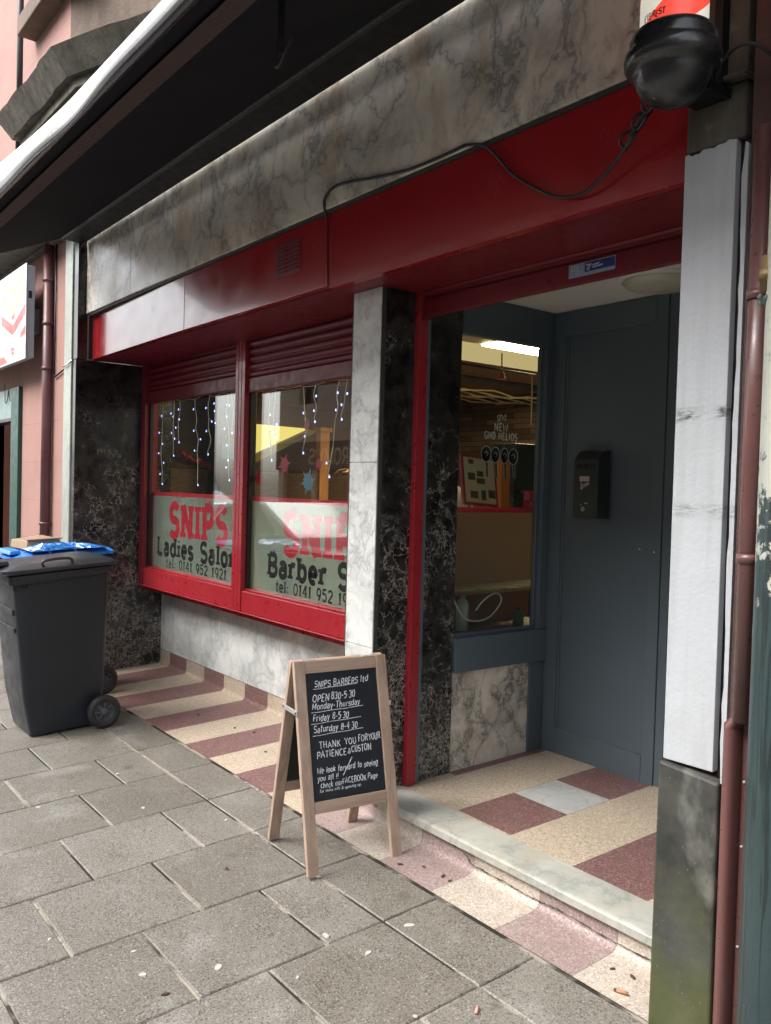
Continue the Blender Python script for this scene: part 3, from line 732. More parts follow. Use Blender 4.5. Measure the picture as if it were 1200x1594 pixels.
# terrazzo floor: striped, with a coved skirting at its back
bx = [-6.56, -6.37, -6.06, -5.75, -5.435, -5.123, -4.815, -4.51, -4.213, -3.90, -3.575, -3.25, -2.984, -2.671, -2.354, -2.016, -1.678, -1.385]
def cove(yb, zt, r=0.05):
    p = [(-0.012, 0.0)]
    n = 6
    p += [(yb - r - (yb - r) * (1 - k / n) * 0.98, 0) for k in range(1, n)]
    z0 = gz(yb)
    p = [(y, gz(y)) for y, _ in p]
    p += [(yb - r + r * math.sin(R(a)), z0 + r - r * math.cos(R(a))) for a in range(0, 91, 15)]
    p.append((yb, zt)); return p
tz = MB()
prW, prE = cove(0.70, 0.143, 0.028), cove(0.215, 0.0905, 0.034)
for i in range(len(bx) - 1):
    x0, x1 = bx[i] + 0.0008, bx[i + 1] - 0.0008
    pr = prW if x1 <= -3.24 else prE
    if x1 <= -3.24: mat = (1 if i % 2 else 0)
    else: mat = (3 if i % 2 else 2)
    v = [(x0, y, z) for y, z in pr] + [(x1, y, z) for y, z in pr]; n = len(pr)
    tz.raw(v, [(k, k + n, k + n + 1, k + 1) for k in range(n - 1)], mat, True)
# the short wall of cove beside the pillar
v = [(-3.25, y, z) for y, z in [(0.215, 0.0), (0.70, 0.02), (0.70, 0.10), (0.215, 0.10)]]
tz.raw(v, [(0, 1, 2, 3)], 2)
tag(tz.build('terrazzo_floor', ['cream', 'maroon', 'palecream', 'pinkter'], fix=False), kind='structure')
tb = MB(); tb.raw([(-6.56, -0.016, -0.006), (-1.38, -0.016, -0.006), (-1.38, 0.71, 0.02), (-6.56, 0.71, 0.02)], [(0, 1, 2, 3)])
tag(tb.build('terrazzo_joints', 'joint', fix=False), kind='structure')
# chequered entrance floor
def ez(y): return 0.112 + 0.018 * y
ef = MB()
def tile(x0, x1, y0, y1, mat):
    g = 0.0008
    ef.raw([(x0 + g, y0 + g, ez(y0)), (x1 - g, y0 + g, ez(y0)), (x1 - g, y1 - g, ez(y1)), (x0 + g, y1 - g, ez(y1))], [(0, 1, 2, 3)], mat)
tile(-3.05, -2.985, 0.69, 1.36, 1); tile(-2.985, -2.66, 0.3, 1.36, 0); tile(-3.05, -2.985, 0.3, 0.69, 0)
tile(-2.66, -2.345, 0.405, 0.752, 1); tile(-2.66, -2.345, 0.752, 1.042, 2); tile(-2.66, -2.345, 1.042, 1.36, 1); tile(-2.66, -2.345, 0.3, 0.405, 0)
tile(-2.345, -2.012, 0.3, 1.5, 0)
tile(-2.012, -1.69, 0.3, 0.91, 1); tile(-2.012, -1.69, 0.91, 1.2, 2); tile(-2.012, -1.69, 1.2, 1.5, 1)
tile(-1.69, -1.38, 0.3, 1.5, 0)
tag(ef.build('entrance_floor', ['cream', 'maroon', 'tilemarble'], fix=False), kind='structure')
eb = MB(); eb.box(-3.06, -1.38, 0.235, 1.6, -0.1, ez(0.3) - 0.003); tag(eb.build('entrance_floor_bed', 'joint'), kind='structure')
ds = MB()
prof = [(0.194, 0.090), (0.194, 0.116), (0.200, 0.1225), (0.212, 0.1245), (0.374, 0.1265), (0.374, 0.090)]
n = 150
rn = random.Random(5)
vv = []; lowp = 0.0
for i in range(n + 1):
    x = -3.03 + (3.03 - 1.385) * i / n
    chip = 0.006 * (rn.random() ** 2) if rn.random() < 0.05 else 0.0
    lowp = lowp * 0.93 + rn.uniform(-1, 1) * 0.07
    wv = 0.0035 * lowp
    vv += [(x, y + (chip + wv if k in (1, 2) else (wv if k == 0 else 0)), z - (chip * 0.8 if k in (2, 3) else 0)) for k, (y, z) in enumerate(prof)]
k = len(prof)
ds.raw(vv, [(i * k + j, i * k + (j + 1) % k, (i + 1) * k + (j + 1) % k, (i + 1) * k + j) for i in range(n) for j in range(k)], 0, True)
dso = ds.build('doorstep', 'stepmarble'); tag(dso, kind='structure')
if hasattr(dso.data, 'set_sharp_from_angle'): dso.data.set_sharp_from_angle(angle=R(40))
ck = MB()      # dirt crack under the doorstep
pts = [(-2.90, 0.13), (-2.70, 0.118), (-2.55, 0.107), (-2.40, 0.06), (-2.36, 0.045), (-2.2, 0.043), (-2.05, 0.038), (-1.9, 0.044), (-1.7, 0.037), (-1.5, 0.04), (-1.39, 0.036)]
rcr = random.Random(8)
cp = smoothpts([(x, 0.2145 if z > 0.055 else 0.206, min(z, 0.088)) for x, z in pts[1:]], 14)
cp = [Vector((p.x + rcr.uniform(-.004, .004), p.y, p.z + rcr.uniform(-.0028, .0028))) for p in cp]
ck.tube(cp, [0.0008 + 0.0028 * rcr.random() ** 2 for _ in cp], 5)
tag(ck.build('doorstep_crack', 'darktrim'), kind='structure')

# ================================================================== THE BARBER SHOP
shop = thing('barber_shop', 'barber shop front with red fascia, marble facing and blue grey doorway', 'shop', (-4.0, 0.75, 0.0))
def part(name, mb, mats, bevel=0.0, parent=None, label=None, **kw):
    o = mb.build(name, mats, parent or shop, None, bevel, **kw)
    if label: o['label'] = label
    return o
# window recess
m = MB(); m.box(-6.64, -6.56, -0.02, 0.76, -0.05, 2.42); m.box(-6.64, -6.533, -0.02, 0.055, 2.422, 3.31); part('recess_side_wall', m, 'bmarble', 0.003, label='black veined marble wall')
m = MB()
for a, b in ((-6.56, -5.52), (-5.518, -4.31), (-4.308, -3.23)): m.box(a, b, 0.70, 0.76, 0.146, 0.70)
part('stall_riser', m, 'lmarble', 0.0015, label='white veined marble panel under the window')
m = MB(); m.box(-6.56, -3.23, 0.706, 0.75, 0.10, 0.1465); part('riser_joint', m, 'darktrim')
m = MB(); m.box(-6.56, -3.27, 0.535, 0.76, 0.645, 0.68); m.box(-6.56, -3.27, 0.49, 0.76, 0.681, 0.69); m.box(-6.56, -3.27, 0.507, 0.60, 0.691, 0.822); m.box(-6.56, -3.27, 0.53, 0.60, 0.8225, 0.835)
sill = part('window_sill', m, 'redbright', 0.004)
win = MB(); win.box(-6.558, -6.46, 0.54, 0.60, 0.836, 2.30); wfr = part('window_frame', win, 'redbright', 0.003)
win = MB(); win.box(-4.94, -4.865, 0.562, 0.60, 0.836, 2.30); part('window_mullion', win, 'black', 0.003)
for a, b in ((-6.50, -4.90), (-4.89, -3.12)):
    m = MB(); m.box(a, b, 0.563, 0.571, 0.83, 2.30)
    part('window_pane', m, 'glass', parent=wfr)
def fwin(y):
    return lambda u, v, l: (u, y - l, v)
def words(nm, txt, x, z, h, width, w, serif, track):
    k = width / text_width(txt, track); cx = x
    for wd in txt.split(' '):
        ww = text_width(wd, track) * k
        m_ = MB(); lettering(m_, wd, fwin(0.5738), cx, z, h, ww, w, serif=serif, track=track); part(nm, m_, 'darkvinyl', parent=wfr, fix=False)
        cx += ww + (track * 2 + G[' '][0]) * k
for a, b, x0, top, xt, mid, xl in ((-6.46, -4.935, -6.13, 'SNIPS', -5.05, 'Ladies Salon', -6.36), (-4.86, -3.13, -4.445, 'SNIPS', None, 'Barber Shop', -4.63)):
    m = MB(); m.box(a, b, 0.5745, 0.5755, 0.836, 1.398); part('frosted_film', m, 'film', parent=wfr)
    m = MB(); m.box(a, b, 0.5745, 0.5758, 1.3985, 1.428); part('red_film_band', m, 'redvinyl', parent=wfr)
    m = MB(); lettering(m, top, fwin(0.5738), x0, 1.10, 0.235, 0.93, 0.27, serif=0.32, track=0.20); part('shop_name_lettering', m, 'redvinyl', parent=wfr, fix=False)
    words('trade_lettering', mid, xl, 0.945, 0.132, 1.31 if xl < -5 else 1.24, 0.26, 0.28, 0.17)
    words('telephone_lettering', 'tel: 0141 952 1921', xl + 0.17 if xl < -5 else xl + 0.10, 0.853, 0.066, 1.0 if xl < -5 else 0.87, 0.19, 0.2, 0.13)
m = MB(); m.box(-6.56, -3.27, 0.5525, 0.60, 2.28, 2.4195); part('window_head', m, 'redmatt')
# pillar
m = MB()
for a, b in ((0.098, 0.778), (0.780, 1.619), (1.621, 2.404)): m.box(-3.247, -3.036, 0.20, 0.222, a, b)
pil = part('pillar_facing', m, 'lmarble', 0.002, label='white marble pillar facing')
m = MB(); m.box(-3.258, -3.248, 0.203, 0.235, 0.08, 2.404); m.box(-3.0355, -3.0305, 0.204, 0.225, 0.11, 2.404); part('pillar_edge', m, 'darktrim')
m = MB(); m.box(-3.255, -3.045, 0.224, 0.56, 0.0, 2.419); part('pillar_core', m, 'darktrim')
m = MB()
for a, b in ((0.119, 0.742), (0.744, 2.404)): m.box(-3.044, -3.03, 0.226, 0.69, a, b)
part('pillar_return', m, 'bmarble', 0.002, label='black marble side of the pillar')
# fascia and soffits
m = MB(); m.hexa([(-6.52, 0.088, 2.421), (-4.811, 0.060, 2.421), (-4.811, 0.10, 2.421), (-6.52, 0.11, 2.421)], [(-6.52, 0.088, 2.748), (-4.811, 0.060, 2.748), (-4.811, 0.10, 2.748), (-6.52, 0.11, 2.748)]); m.box(-4.809, -3.246, 0.06, 0.10, 2.421, 2.748); m.box(-3.2455, -1.389, 0.06, 0.10, 2.406, 2.748)
fas = part('fascia', m, 'red', 0.003)
m = MB(); m.box(-6.532, -6.521, 0.090, 0.12, 2.422, 2.748); part('fascia_end', m, 'redmatt')
m = MB(); m.box(-6.52, -1.389, 0.052, 0.10, 2.7485, 2.764); part('fascia_gap', m, 'darktrim')
m = MB(); m.box(-6.56, -3.2455, 0.112, 0.552, 2.42, 2.44); m.box(-3.245, -1.389, 0.10, 0.40, 2.405, 2.425); part('soffit', m, 'redmatt')
m = MB(); xs = [-6.53, -5.641, -3.471, -2.2, -1.405]
for a, b in zip(xs, xs[1:]): m.box(a + 0.0008, b - 0.0008, 0.04, 0.09, 2.765, 3.335)
part('marble_band', m, 'bandmarble', 0.002, label='stained marble band above the red fascia')
m = MB(); m.box(-6.64, -1.21, 0.10, 0.3, 2.44, 3.40); m.box(-6.0, -1.21, 0.13, 0.4, 3.40, 6.6); part('upper_wall', m, 'brownstone')
# white painted pilaster and its base
rj = random.Random(11)
out = [(-1.39, 0.762), (-1.237, 0.764)] + [(-1.237 - 0.153 * k / 14, 2.452 - 0.006 * k / 14 + rj.uniform(-0.006, 0.006)) for k in range(15)]
m = MB(); m.prism(out, 'Y', -0.003, 0.22); part('white_pilaster', m, 'white', 0.002, label='white painted pilaster with two scuff marks')
out = [(-1.214, 0.74), (-1.203, 0.74), (-1.203, 2.43), (-1.212, 2.437)] + [(-1.214 - rj.uniform(0, 0.006), 2.40 - 0.05 * k) for k in range(33)]
m = MB(); m.prism(out, 'Y', -0.002, 0.1); part('white_edge_strip', m, 'white')
m = MB(); m.box(-1.236, -1.2, 0.02, 0.2, 0.72, 2.45); part('pilaster_gap', m, 'black')
m = MB(); m.raw([], []); m.hexa([(-1.400, -0.018, -0.06), (-1.209, -0.018, -0.06), (-1.209, 0.22, -0.06), (-1.400, 0.22, -0.06)], [(-1.397, -0.014, 0.757), (-1.212, -0.014, 0.742), (-1.212, 0.22, 0.755), (-1.397, 0.22, 0.76)])
part('pilaster_base', m, 'mossy', 0.008, label='mossy dark stone base')
m = MB(); m.box(-1.389, -1.215, 0.0, 0.24, 2.4525, 2.60); m.box(-1.395, -1.205, -0.028, 0.24, 2.602, 2.618); m.box(-1.389, -1.215, -0.002, 0.24, 2.6195, 5.5); part('pilaster_head', m, 'darkstone', 0.006)
# entrance: side window, panelled wall, door, ceiling
m = MB(); m.box(-3.06, -3.038, 0.6915, 1.238, 0.119, 0.614); part('entrance_riser', m, 'stallmarble', 0.001, label='cream marble panel under the side window')
m = MB(); m.box(-3.06, -3.013, 0.6915, 1.3435, 0.615, 0.782); m.box(-3.07, -3.022, 0.6915, 1.3435, 2.262, 2.449); m.box(-3.07, -3.02, 1.286, 1.3435, 0.783, 2.261); m.box(-3.06, -3.03, 1.239, 1.3435, 0.12, 0.614); m.box(-3.07, -3.045, 0.6915, 1.285, 0.783, 0.80); m.box(-3.07, -3.045, 1.268, 1.285, 0.801, 2.261)
sw = part('side_window_frame', m, 'bluegrey', 0.003)
m = MB(); m.box(-3.062, -3.056, 0.6915, 1.268, 0.801, 2.261); part('side_window_pane', m, 'glass', parent=sw)
m = MB(); m.box(-3.0655, -3.065, 0.6915, 1.268, 0.985, 1.396); part('side_window_film', m, 'tanfilm', parent=sw)
m = MB(); m.box(-3.0658, -3.065, 0.6915, 1.268, 1.3965, 1.422); part('side_window_band', m, 'redvinyl', parent=sw)
m = MB(); m.box(-3.06, -2.335, 1.36, 1.42, 0.13, 2.449)
for q in ((-3.03, -2.945, 0.13, 2.449), (-2.405, -2.337, 0.13, 2.449), (-2.9445, -2.4055, 2.32, 2.449), (-2.9445, -2.4055, 0.13, 0.265)): m.box(q[0], q[1], 1.345, 1.3595, q[2], q[3])
for q in ((-2.9445, -2.932, 0.2655, 2.3195), (-2.418, -2.4055, 0.2655, 2.3195)): m.box(q[0], q[1], 1.352, 1.3595, q[2], q[3])
part('entrance_panel', m, 'bluegrey', 0.004)
m = MB(); m.box(-2.3365, -2.29, 1.352, 1.50, 0.13, 2.449); m.box(-2.29, -1.39, 1.44, 1.50, 2.25, 2.449); m.box(-1.44, -1.39, 1.44, 1.50, 0.13, 2.249); part('door_frame', m, 'bluegrey', 0.004)
m = MB()
for q in ((-2.285, -2.18, 0.15, 2.24), (-1.55, -1.445, 0.15, 2.24), (-2.1795, -1.5505, 2.12, 2.24), (-2.1795, -1.5505, 0.15, 0.42), (-2.1795, -1.5505, 1.05, 1.16)): m.box(q[0], q[1], 1.46, 1.495, q[2], q[3])
dr = part('shop_door', m, 'bluegrey', 0.003)
m = MB(); m.box(-2.1795, -1.5505, 1.474, 1.481, 0.42, 2.12); part('door_pane', m, 'glass', parent=dr)
m = MB(); m.tube([(-2.21, 1.455, 1.05), (-2.21, 1.41, 1.05), (-2.21, 1.41, 1.30), (-2.21, 1.455, 1.30)], 0.009, 8); part('door_handle', m, 'chrome', parent=dr)
m = MB(); m.box(-3.06, -1.39, 0.455, 1.52, 2.45, 2.47); part('entrance_ceiling', m, 'ceiling')
m = MB(); m.box(-1.3885, -1.30, 0.24, 1.52, -0.05, 2.449); part('entrance_side_wall', m, 'bluegrey')

# interior shell
m = MB(); m.box(-7.05, -6.96, 0.60, 5.2, -0.02, 2.55); part('plank_wall', m, 'planks')
m = MB(); m.box(-6.96, -1.3, 4.25, 4.35, -0.02, 2.55); part('back_wall', m, 'planksback')
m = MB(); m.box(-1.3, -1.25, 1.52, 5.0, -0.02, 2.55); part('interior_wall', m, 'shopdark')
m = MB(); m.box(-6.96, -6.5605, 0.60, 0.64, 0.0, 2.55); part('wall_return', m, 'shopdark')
m = MB(); m.box(-6.96, -3.07, 0.765, 4.9, 0.02, 0.06); m.box(-3.07, -1.3, 1.53, 4.9, 0.02, 0.061); part('interior_floor', m, 'shopfloor')
m = MB(); m.box(-4.8, -1.3, 0.602, 4.9, 2.505, 2.54); m.box(-6.96, -5.4, 0.602, 4.9, 2.505, 2.54); m.box(-5.4, -4.8, 0.602, 4.9, 2.53, 2.55)
part('interior_ceiling', m, 'shopceil')
m = MB(); m.box(-5.4, -4.8, 0.65, 4.9, 2.498, 2.512); m.box(-6.96, -5.62, 0.65, 4.9, 2.495, 2.5045); part('ceiling_bulkhead', m, 'brownceil')
m = MB(); m.box(-5.43, -5.40, 0.65, 4.9, 2.44, 2.53); part('ceiling_rail', m, 'shopdark')
m = MB(); m.box(-4.22, -3.75, 1.97, 3.9, 2.494, 2.5035); part('ceiling_light_panel', m, 'warmled')
m = MB(); m.box(-4.79, -4.225, 1.0, 3.9, 2.496, 2.5035); part('ceiling_glow_sheet', m, 'ceilglow')  # glowing sheet added for the yellow lit ceiling, not a fitting

# ================================================================== ROLLER SHUTTERS
def shutter(x0, x1, yf, zb, bar, ztop, label, pitch=0.049, depth=0.016, mats='redmatt'):
    root = thing('roller_shutter', label, 'shutter', ((x0 + x1) / 2, yf, zb), 'red roller shutters')
    prof = []
    z = zb + bar + 0.004
    while z < ztop:
        for k in range(8):
            a = k / 8
            zz = z + a * pitch
            if zz > ztop: break
            prof.append((yf + depth * 0.9 - depth * 0.9 * math.sin(math.pi * min(a / 0.86, 1)) ** 0.8, zz))
        z += pitch
    prof.append((yf + depth, ztop))
    m = MB(); m.prism([(yf + depth + 0.004, zb + bar + 0.004)] + prof + [(yf + depth + 0.006, ztop)], 'X', x0, x1, 0)
    m.build('curtain', mats, root, fix=True)
    m = MB(); m.box(x0, x1, yf - 0.004, yf + 0.022, zb, zb + bar); m.box(x0, x1, yf - 0.010, yf + 0.022, zb - 0.006, zb + 0.0005); bb = m.build('bottom_bar', mats, root, bevel=0.003)
    return root, bb
shA, barA = shutter(-6.475, -4.975, 0.52, 2.125, 0.085, 2.4195, 'red roller shutter raised over the window pane lettered Ladies Salon')
shB, barB = shutter(-4.845, -3.262, 0.52, 2.095, 0.085, 2.4195, 'red roller shutter raised over the window pane lettered Barber')
for dx in (-0.05, 0.02):
    for dz in (0.02, 0.06):
        m = MB(); m.lathe([(0.005, -0.003), (0.005, 0.002)], (-3.62 + dx * 1.2, 0.5158, 2.11 + dz), 'Y', 10); m.build('bolt', 'black', barB)
m = MB(); m.tube([(-3.645 + 0.01 * math.cos(R(a)), 0.5155, 2.14 + 0.016 * math.sin(R(a))) for a in range(-80, 81, 20)], 0.002, 5); m.build('lock', 'black', barB)
for rt, xs_ in ((shA, ((-6.556, -6.477), )), (shB, ((-4.972, -4.848), ))):
    for a, b in xs_:
        m = MB(); m.box(a, b, 0.498, 0.534, 0.692, 2.4195)
        w_ = b - a
        m.box(a + w_ * 0.28, a + w_ * 0.34, 0.4955, 0.4985, 0.692, 2.4195); m.box(a + w_ * 0.62, a + w_ * 0.68, 0.4955, 0.4985, 0.692, 2.4195)
        m.build('guide_rail', 'redmatt' if a < -6 else 'redbright', rt, bevel=0.002)
        m = MB(); m.box(b + 0.0005, b + 0.022, 0.536, 0.56, 0.70, 2.12); m.build('guide_channel', 'black', rt)
shC = thing('roller_shutter', 'red roller shutter with its bottom bar raised over the doorway', 'shutter', (-2.2, 0.42, 2.29), 'red roller shutters')
m = MB(); m.prism([(0.404, 2.400), (0.404, 2.448), (0.448, 2.448), (0.448, 2.382), (0.424, 2.382), (0.424, 2.3895), (0.412, 2.394)], 'X', -3.0, -1.39); m.build('curtain', 'redmatt', shC, bevel=0.002)
m = MB(); m.box(-3.0, -1.39, 0.416, 0.44, 2.29, 2.372); m.box(-3.0, -1.39, 0.424, 0.438, 2.3725, 2.3815); m.box(-3.028, -2.985, 0.406, 0.442, 2.278, 2.302); bC = m.build('bottom_bar', 'redmatt', shC, bevel=0.003)
m = MB(); m.lathe([(0.007, -0.002), (0.007, 0.003)], (-2.245, 0.4155, 2.325), 'Y', 12); m.build('lock', 'black', bC)
m = MB(); m.box(-3.0295, -2.998, 0.392, 0.447, 0.125, 2.449); m.build('guide_rail', 'redbright', shC, bevel=0.002)
m = MB(); m.box(-3.0295, -3.006, 0.449, 0.472, 0.125, 2.29); m.build('guide_channel', 'bluegrey', shC, bevel=0.002)

# maker's plate on the doorway shutter
pl = thing('maker_plate', 'small blue and silver plate fixed on the doorway shutter bar', 'plate', (-2.04, 0.414, 2.316))
m = MB(); m.box(-2.148, -1.934, 0.4135, 0.4155, 2.315, 2.365); m.build('plate', 'plategrey', pl, bevel=0.0006)
m = MB(); m.box(-2.072, -1.937, 0.4128, 0.4134, 2.327, 2.361); m.build('blue_field', 'plateblue', pl)
m = MB(); f_ = lambda u, v, l: (u, 0.4126 - l, v)
lettering(m, 'LEX', f_, -2.135, 2.340, 0.018, None, 0.18); m.build('plate_lettering', 'signwhite', pl, fix=False)
m = MB()
m.ribbon([(-2.066, 2.352), (-2.044, 2.352), (-2.062, 2.334), (-2.05, 2.334)], 0.007, f_); m.ribbon([(-2.036, 2.347), (-2.005, 2.350)], 0.005, f_); m.ribbon([(-2.036, 2.339), (-1.99, 2.342)], 0.005, f_, 0.00005)
m.build('plate_mark', 'signwhite', pl, fix=False)

for k, (x, z, r_) in enumerate(((-2.462, 1.245, 0.005), (-2.372, 1.238, 0.006))):
    m = MB(); m.lathe([(0.0, -0.0006), (r_, -0.0004), (r_, 0.0)], (x, 1.3448 if k else 1.3595, z), 'Y', 7); m.build('paint_chip', 'screw', shop)
# round lamp on the entrance ceiling
lp = thing('ceiling_lamp', 'round opal lamp on the white doorway ceiling, unlit', 'lamp', (-2.22, 1.10, 2.449))
m = MB(); m.lathe([(0.175, 0.0), (0.175, -0.012), (0.158, -0.018), (0.158, 0.0)], (-2.22, 1.10, 2.4495), seg=48); m.build('rim', 'ceiling', lp)
m = MB(); m.lathe([(0.157, -0.004), (0.150, -0.030), (0.12, -0.044), (0.06, -0.052), (0.0, -0.054)], (-2.22, 1.10, 2.4495), seg=48); m.build('cover', 'opal', lp)

# louvred vent in the fascia
vt = thing('wall_vent', 'small red louvred vent set in the fascia', 'vent', (-3.61, 0.06, 2.535))
m = MB(); m.box(-3.728, -3.498, 0.0560, 0.0595, 2.532, 2.690); m.build('frame', 'redmatt', vt)
for cxv in (-3.667, -3.558):
    for q in range(7):
        z = 2.548 + q * 0.0195
        mm = MB(); mm.raw([(cxv - 0.045, 0.0555, z), (cxv + 0.045, 0.0555, z), (cxv + 0.045, 0.0475, z + 0.004), (cxv - 0.045, 0.0475, z + 0.004), (cxv - 0.045, 0.0555, z + 0.011), (cxv + 0.045, 0.0555, z + 0.011)], [(0, 1, 2, 3), (3, 2, 5, 4), (0, 3, 4), (1, 5, 2)])
        mm.build('louvre', 'redmatt', vt)

# cigarette bin on the entrance panel
cb = thing('cigarette_bin', 'dark wall mounted cigarette bin with three square holes', 'ashtray', (-2.71, 1.345, 1.38))
m = MB(); m.prism([(1.2515, 1.382), (1.2515, 1.672), (1.288, 1.715), (1.3445, 1.722), (1.3445, 1.382)], 'X', -2.789, -2.638); body = m.build('body', plain('dark_green_grey_metal', (0.030, 0.042, 0.040), 0.35, 0.2, 0.15, 10, 0, 60, 0.5, 0, 0.3, (0.08, 0.08, 0.07)), cb, bevel=0.004)
for k in range(3):
    m = MB(); x = -2.772 + k * 0.044; m.box(x, x + 0.034, 1.2506, 1.2513, 1.628, 1.652); m.build('hole', 'black', cb)
m = MB(); m.box(-2.750, -2.690, 1.2508, 1.2513, 1.565, 1.590); m.build('paper_label', plain('pale_label', (0.45, 0.39, 0.35), 0.6), cb)
f_ = lambda u, v, l: (u, 1.2509 - l, v)
m = MB(); m.ribbon([(-2.742, 1.530), (-2.690, 1.552), (-2.696, 1.558), (-2.74, 1.541), (-2.742, 1.530)], 0.0035, f_); m.ribbon([(-2.742, 1.534), (-2.732, 1.527), (-2.742, 1.530)], 0.006, f_, 0.00005); m.ribbon([(-2.742, 1.545), (-2.735, 1.553), (-2.742, 1.560)], 0.0035, f_, 0.0001)
m.build('cigarette_symbol', 'signwhite', cb, fix=False); m = MB(); m.ribbon([(-2.742, 1.452), (-2.733, 1.445)], 0.003, f_); m.ribbon([(-2.718, 1.458), (-2.695, 1.456)], 0.004, f_); m.ribbon(arc(-2.725, 1.428, 0.010, 0.010, 0, 360, 10), 0.0035, f_); m.ribbon([(-2.732, 1.422), (-2.718, 1.434)], 0.003, f_, 0.00005)
m.build('white_symbol', 'signwhite', cb, fix=False)

# ================================================================== AWNING
aw = thing('awning', 'black fabric awning with a white curled front edge over the pavement', 'awning', (-3.8, -0.07, 3.30))
AX0, AX1 = -6.52, -1.0
def az(y): return 3.292 + 0.43 * (y + 0.15)
m = MB(); m.prism([(0.010, 3.292), (0.004, 3.277), (-0.13, 3.286), (-0.158, 3.308), (-0.160, 3.335), (-0.12, 3.352), (-0.02, 3.352), (0.010, 3.345)], 'X', AX0, AX1); m.build('cassette', 'blackmetal', aw, bevel=0.004)
m = MB(); m.box(AX0, AX1, -0.166, -0.150, 3.284, 3.2955); m.build('cassette_lip', plain('worn_black_lip', (0.05, 0.05, 0.052), 0.3, 0.3, 0.4, 30), aw)
m = MB(); nx, ny = 44, 10; v = []
for j in range(ny + 1):
    y = -0.152 - (0.865) * j / ny
    for i in range(nx + 1):
        x = AX0 + (AX1 - AX0) * i / nx
        v.append((x, y, az(y) - 0.010 * math.sin(math.pi * j / ny) * (1 + 0.3 * math.sin(x * 2.1)) ))
top = [(p[0], p[1], p[2] + 0.004) for p in v]
q = lambda o: [(o + j * (nx + 1) + i, o + j * (nx + 1) + i + 1, o + (j + 1) * (nx + 1) + i + 1, o + (j + 1) * (nx + 1) + i) for j in range(ny) for i in range(nx)]
m.raw(v + top, [f[::-1] for f in q(0)] + q(len(v)), 0, True); m.build('fabric', 'awning', aw, fix=False)
m = MB(); v = []
for i in range(nx + 1):
    x = AX0 + (AX1 - AX0) * i / nx
    for y in (-0.835, -0.945): v.append((x, y, az(y) - 0.0145 - 0.004 * (1 + 0.3 * math.sin(x * 2.1))))
m.raw(v, [(2 * i, 2 * i + 1, 2 * i + 3, 2 * i + 2) for i in range(nx)], 0, True); m.build('webbing_strip', 'strip', aw, fix=False)
# curled front valance: black inside, white outside, painted sky sheen between
m = MB(); v = []; prN = None
NX = 90
for i in range(NX + 1):
    x = AX0 + (AX1 - AX0) * i / NX
    wob = 0.007 * math.sin(x * 3.3 + 0.5) + 0.004 * math.sin(x * 6.7)
    lift = 0.085 * max(0.0, min(1.0, (-3.4 - x) / 1.4)) ** 1.4
    y0 = -1.012; z0 = az(y0)
    pr = [(y0, z0), (y0 - 0.008, z0 - 0.006), (y0 - 0.018 + wob * 0.4, z0 - 0.003), (y0 - 0.027 + wob * 0.7, z0 + 0.006 + lift * 0.2), (y0 - 0.033 + wob, z0 + 0.016 + lift * 0.4), (y0 - 0.038 + wob, z0 + 0.032 + lift * 0.7), (y0 - 0.040 + wob * 0.5, z0 + 0.055 + lift), (y0 - 0.036, z0 + 0.07 + lift)]
    prN = len(pr)
    v += [(x, y, z) for y, z in pr]
fc = [(i * prN + j, (i + 1) * prN + j, (i + 1) * prN + j + 1, i * prN + j + 1) for i in range(NX) for j in range(prN - 1)]
m.raw(v, fc, 0, True)
for kf, f in enumerate(m.f): m.mi[kf] = (0, 0, 0, 2, 1, 1, 1, 1)[kf % (prN - 1)]
vo = m.build('valance', ['blackvinyl', 'valance', 'sheenvinyl'], aw, fix=False)
so = vo.modifiers.new('solid', 'SOLIDIFY'); so.thickness = 0.004
m = MB(); m.tube([(AX0, -0.995, az(-0.995) + 0.024), (AX1, -0.995, az(-0.995) + 0.024)], 0.018, 10); m.build('front_bar', 'blackmetal', aw)
m = MB(); m.tube(smoothpts([(-2.235, -0.80, 3.00), (-2.25, -0.80, 2.90), (-2.275, -0.80, 2.785), (-2.27, -0.80, 2.762), (-2.24, -0.805, 2.757), (-2.19, -0.815, 2.775), (-2.14, -0.82, 2.80)], 5), 0.0045, 8); m.box(-2.262, -2.232, -0.804, -0.798, 2.79, 3.0); m.build('hanging_bracket', 'blackmetal', aw)

# ================================================================== CABLES
hc = thing('hanging_cable', 'black cable drooping across the red fascia with knotted end', 'cable', (-2.33, 0.03, 2.77))
c = MB(); c.tube(smoothpts([(-3.255, 0.055, 2.42), (-3.266, 0.055, 2.56), (-3.272, 0.055, 2.68), (-3.272, 0.052, 2.735)], 6), 0.0045, 7); c.build('painted_tail', 'redmatt', hc)
c = MB(); c.tube(smoothpts([(-3.272, 0.052, 2.73), (-3.268, 0.036, 2.775), (-3.250, 0.028, 2.81), (-3.19, 0.028, 2.838), (-3.08, 0.028, 2.832), (-2.85, 0.03, 2.795), (-2.66, 0.032, 2.772), (-2.48, 0.034, 2.768), (-2.33, 0.034, 2.77)], 6), 0.0065, 7)
c.tube(smoothpts([(-2.33, 0.034, 2.77), (-2.24, 0.04, 2.745), (-2.17, 0.045, 2.68), (-2.10, 0.048, 2.605), (-2.0, 0.048, 2.535), (-1.90, 0.045, 2.478), (-1.80, 0.04, 2.455), (-1.72, 0.03, 2.470), (-1.62, 0.01, 2.52), (-1.52, -0.03, 2.565), (-1.44, -0.07, 2.60)], 6), 0.0055, 7)
c.tube(smoothpts([(-1.60, 0.0, 2.525), (-1.52, -0.04, 2.575), (-1.44, -0.08, 2.595), (-1.37, -0.13, 2.60), (-1.32, -0.17, 2.62)], 6), 0.007, 7)
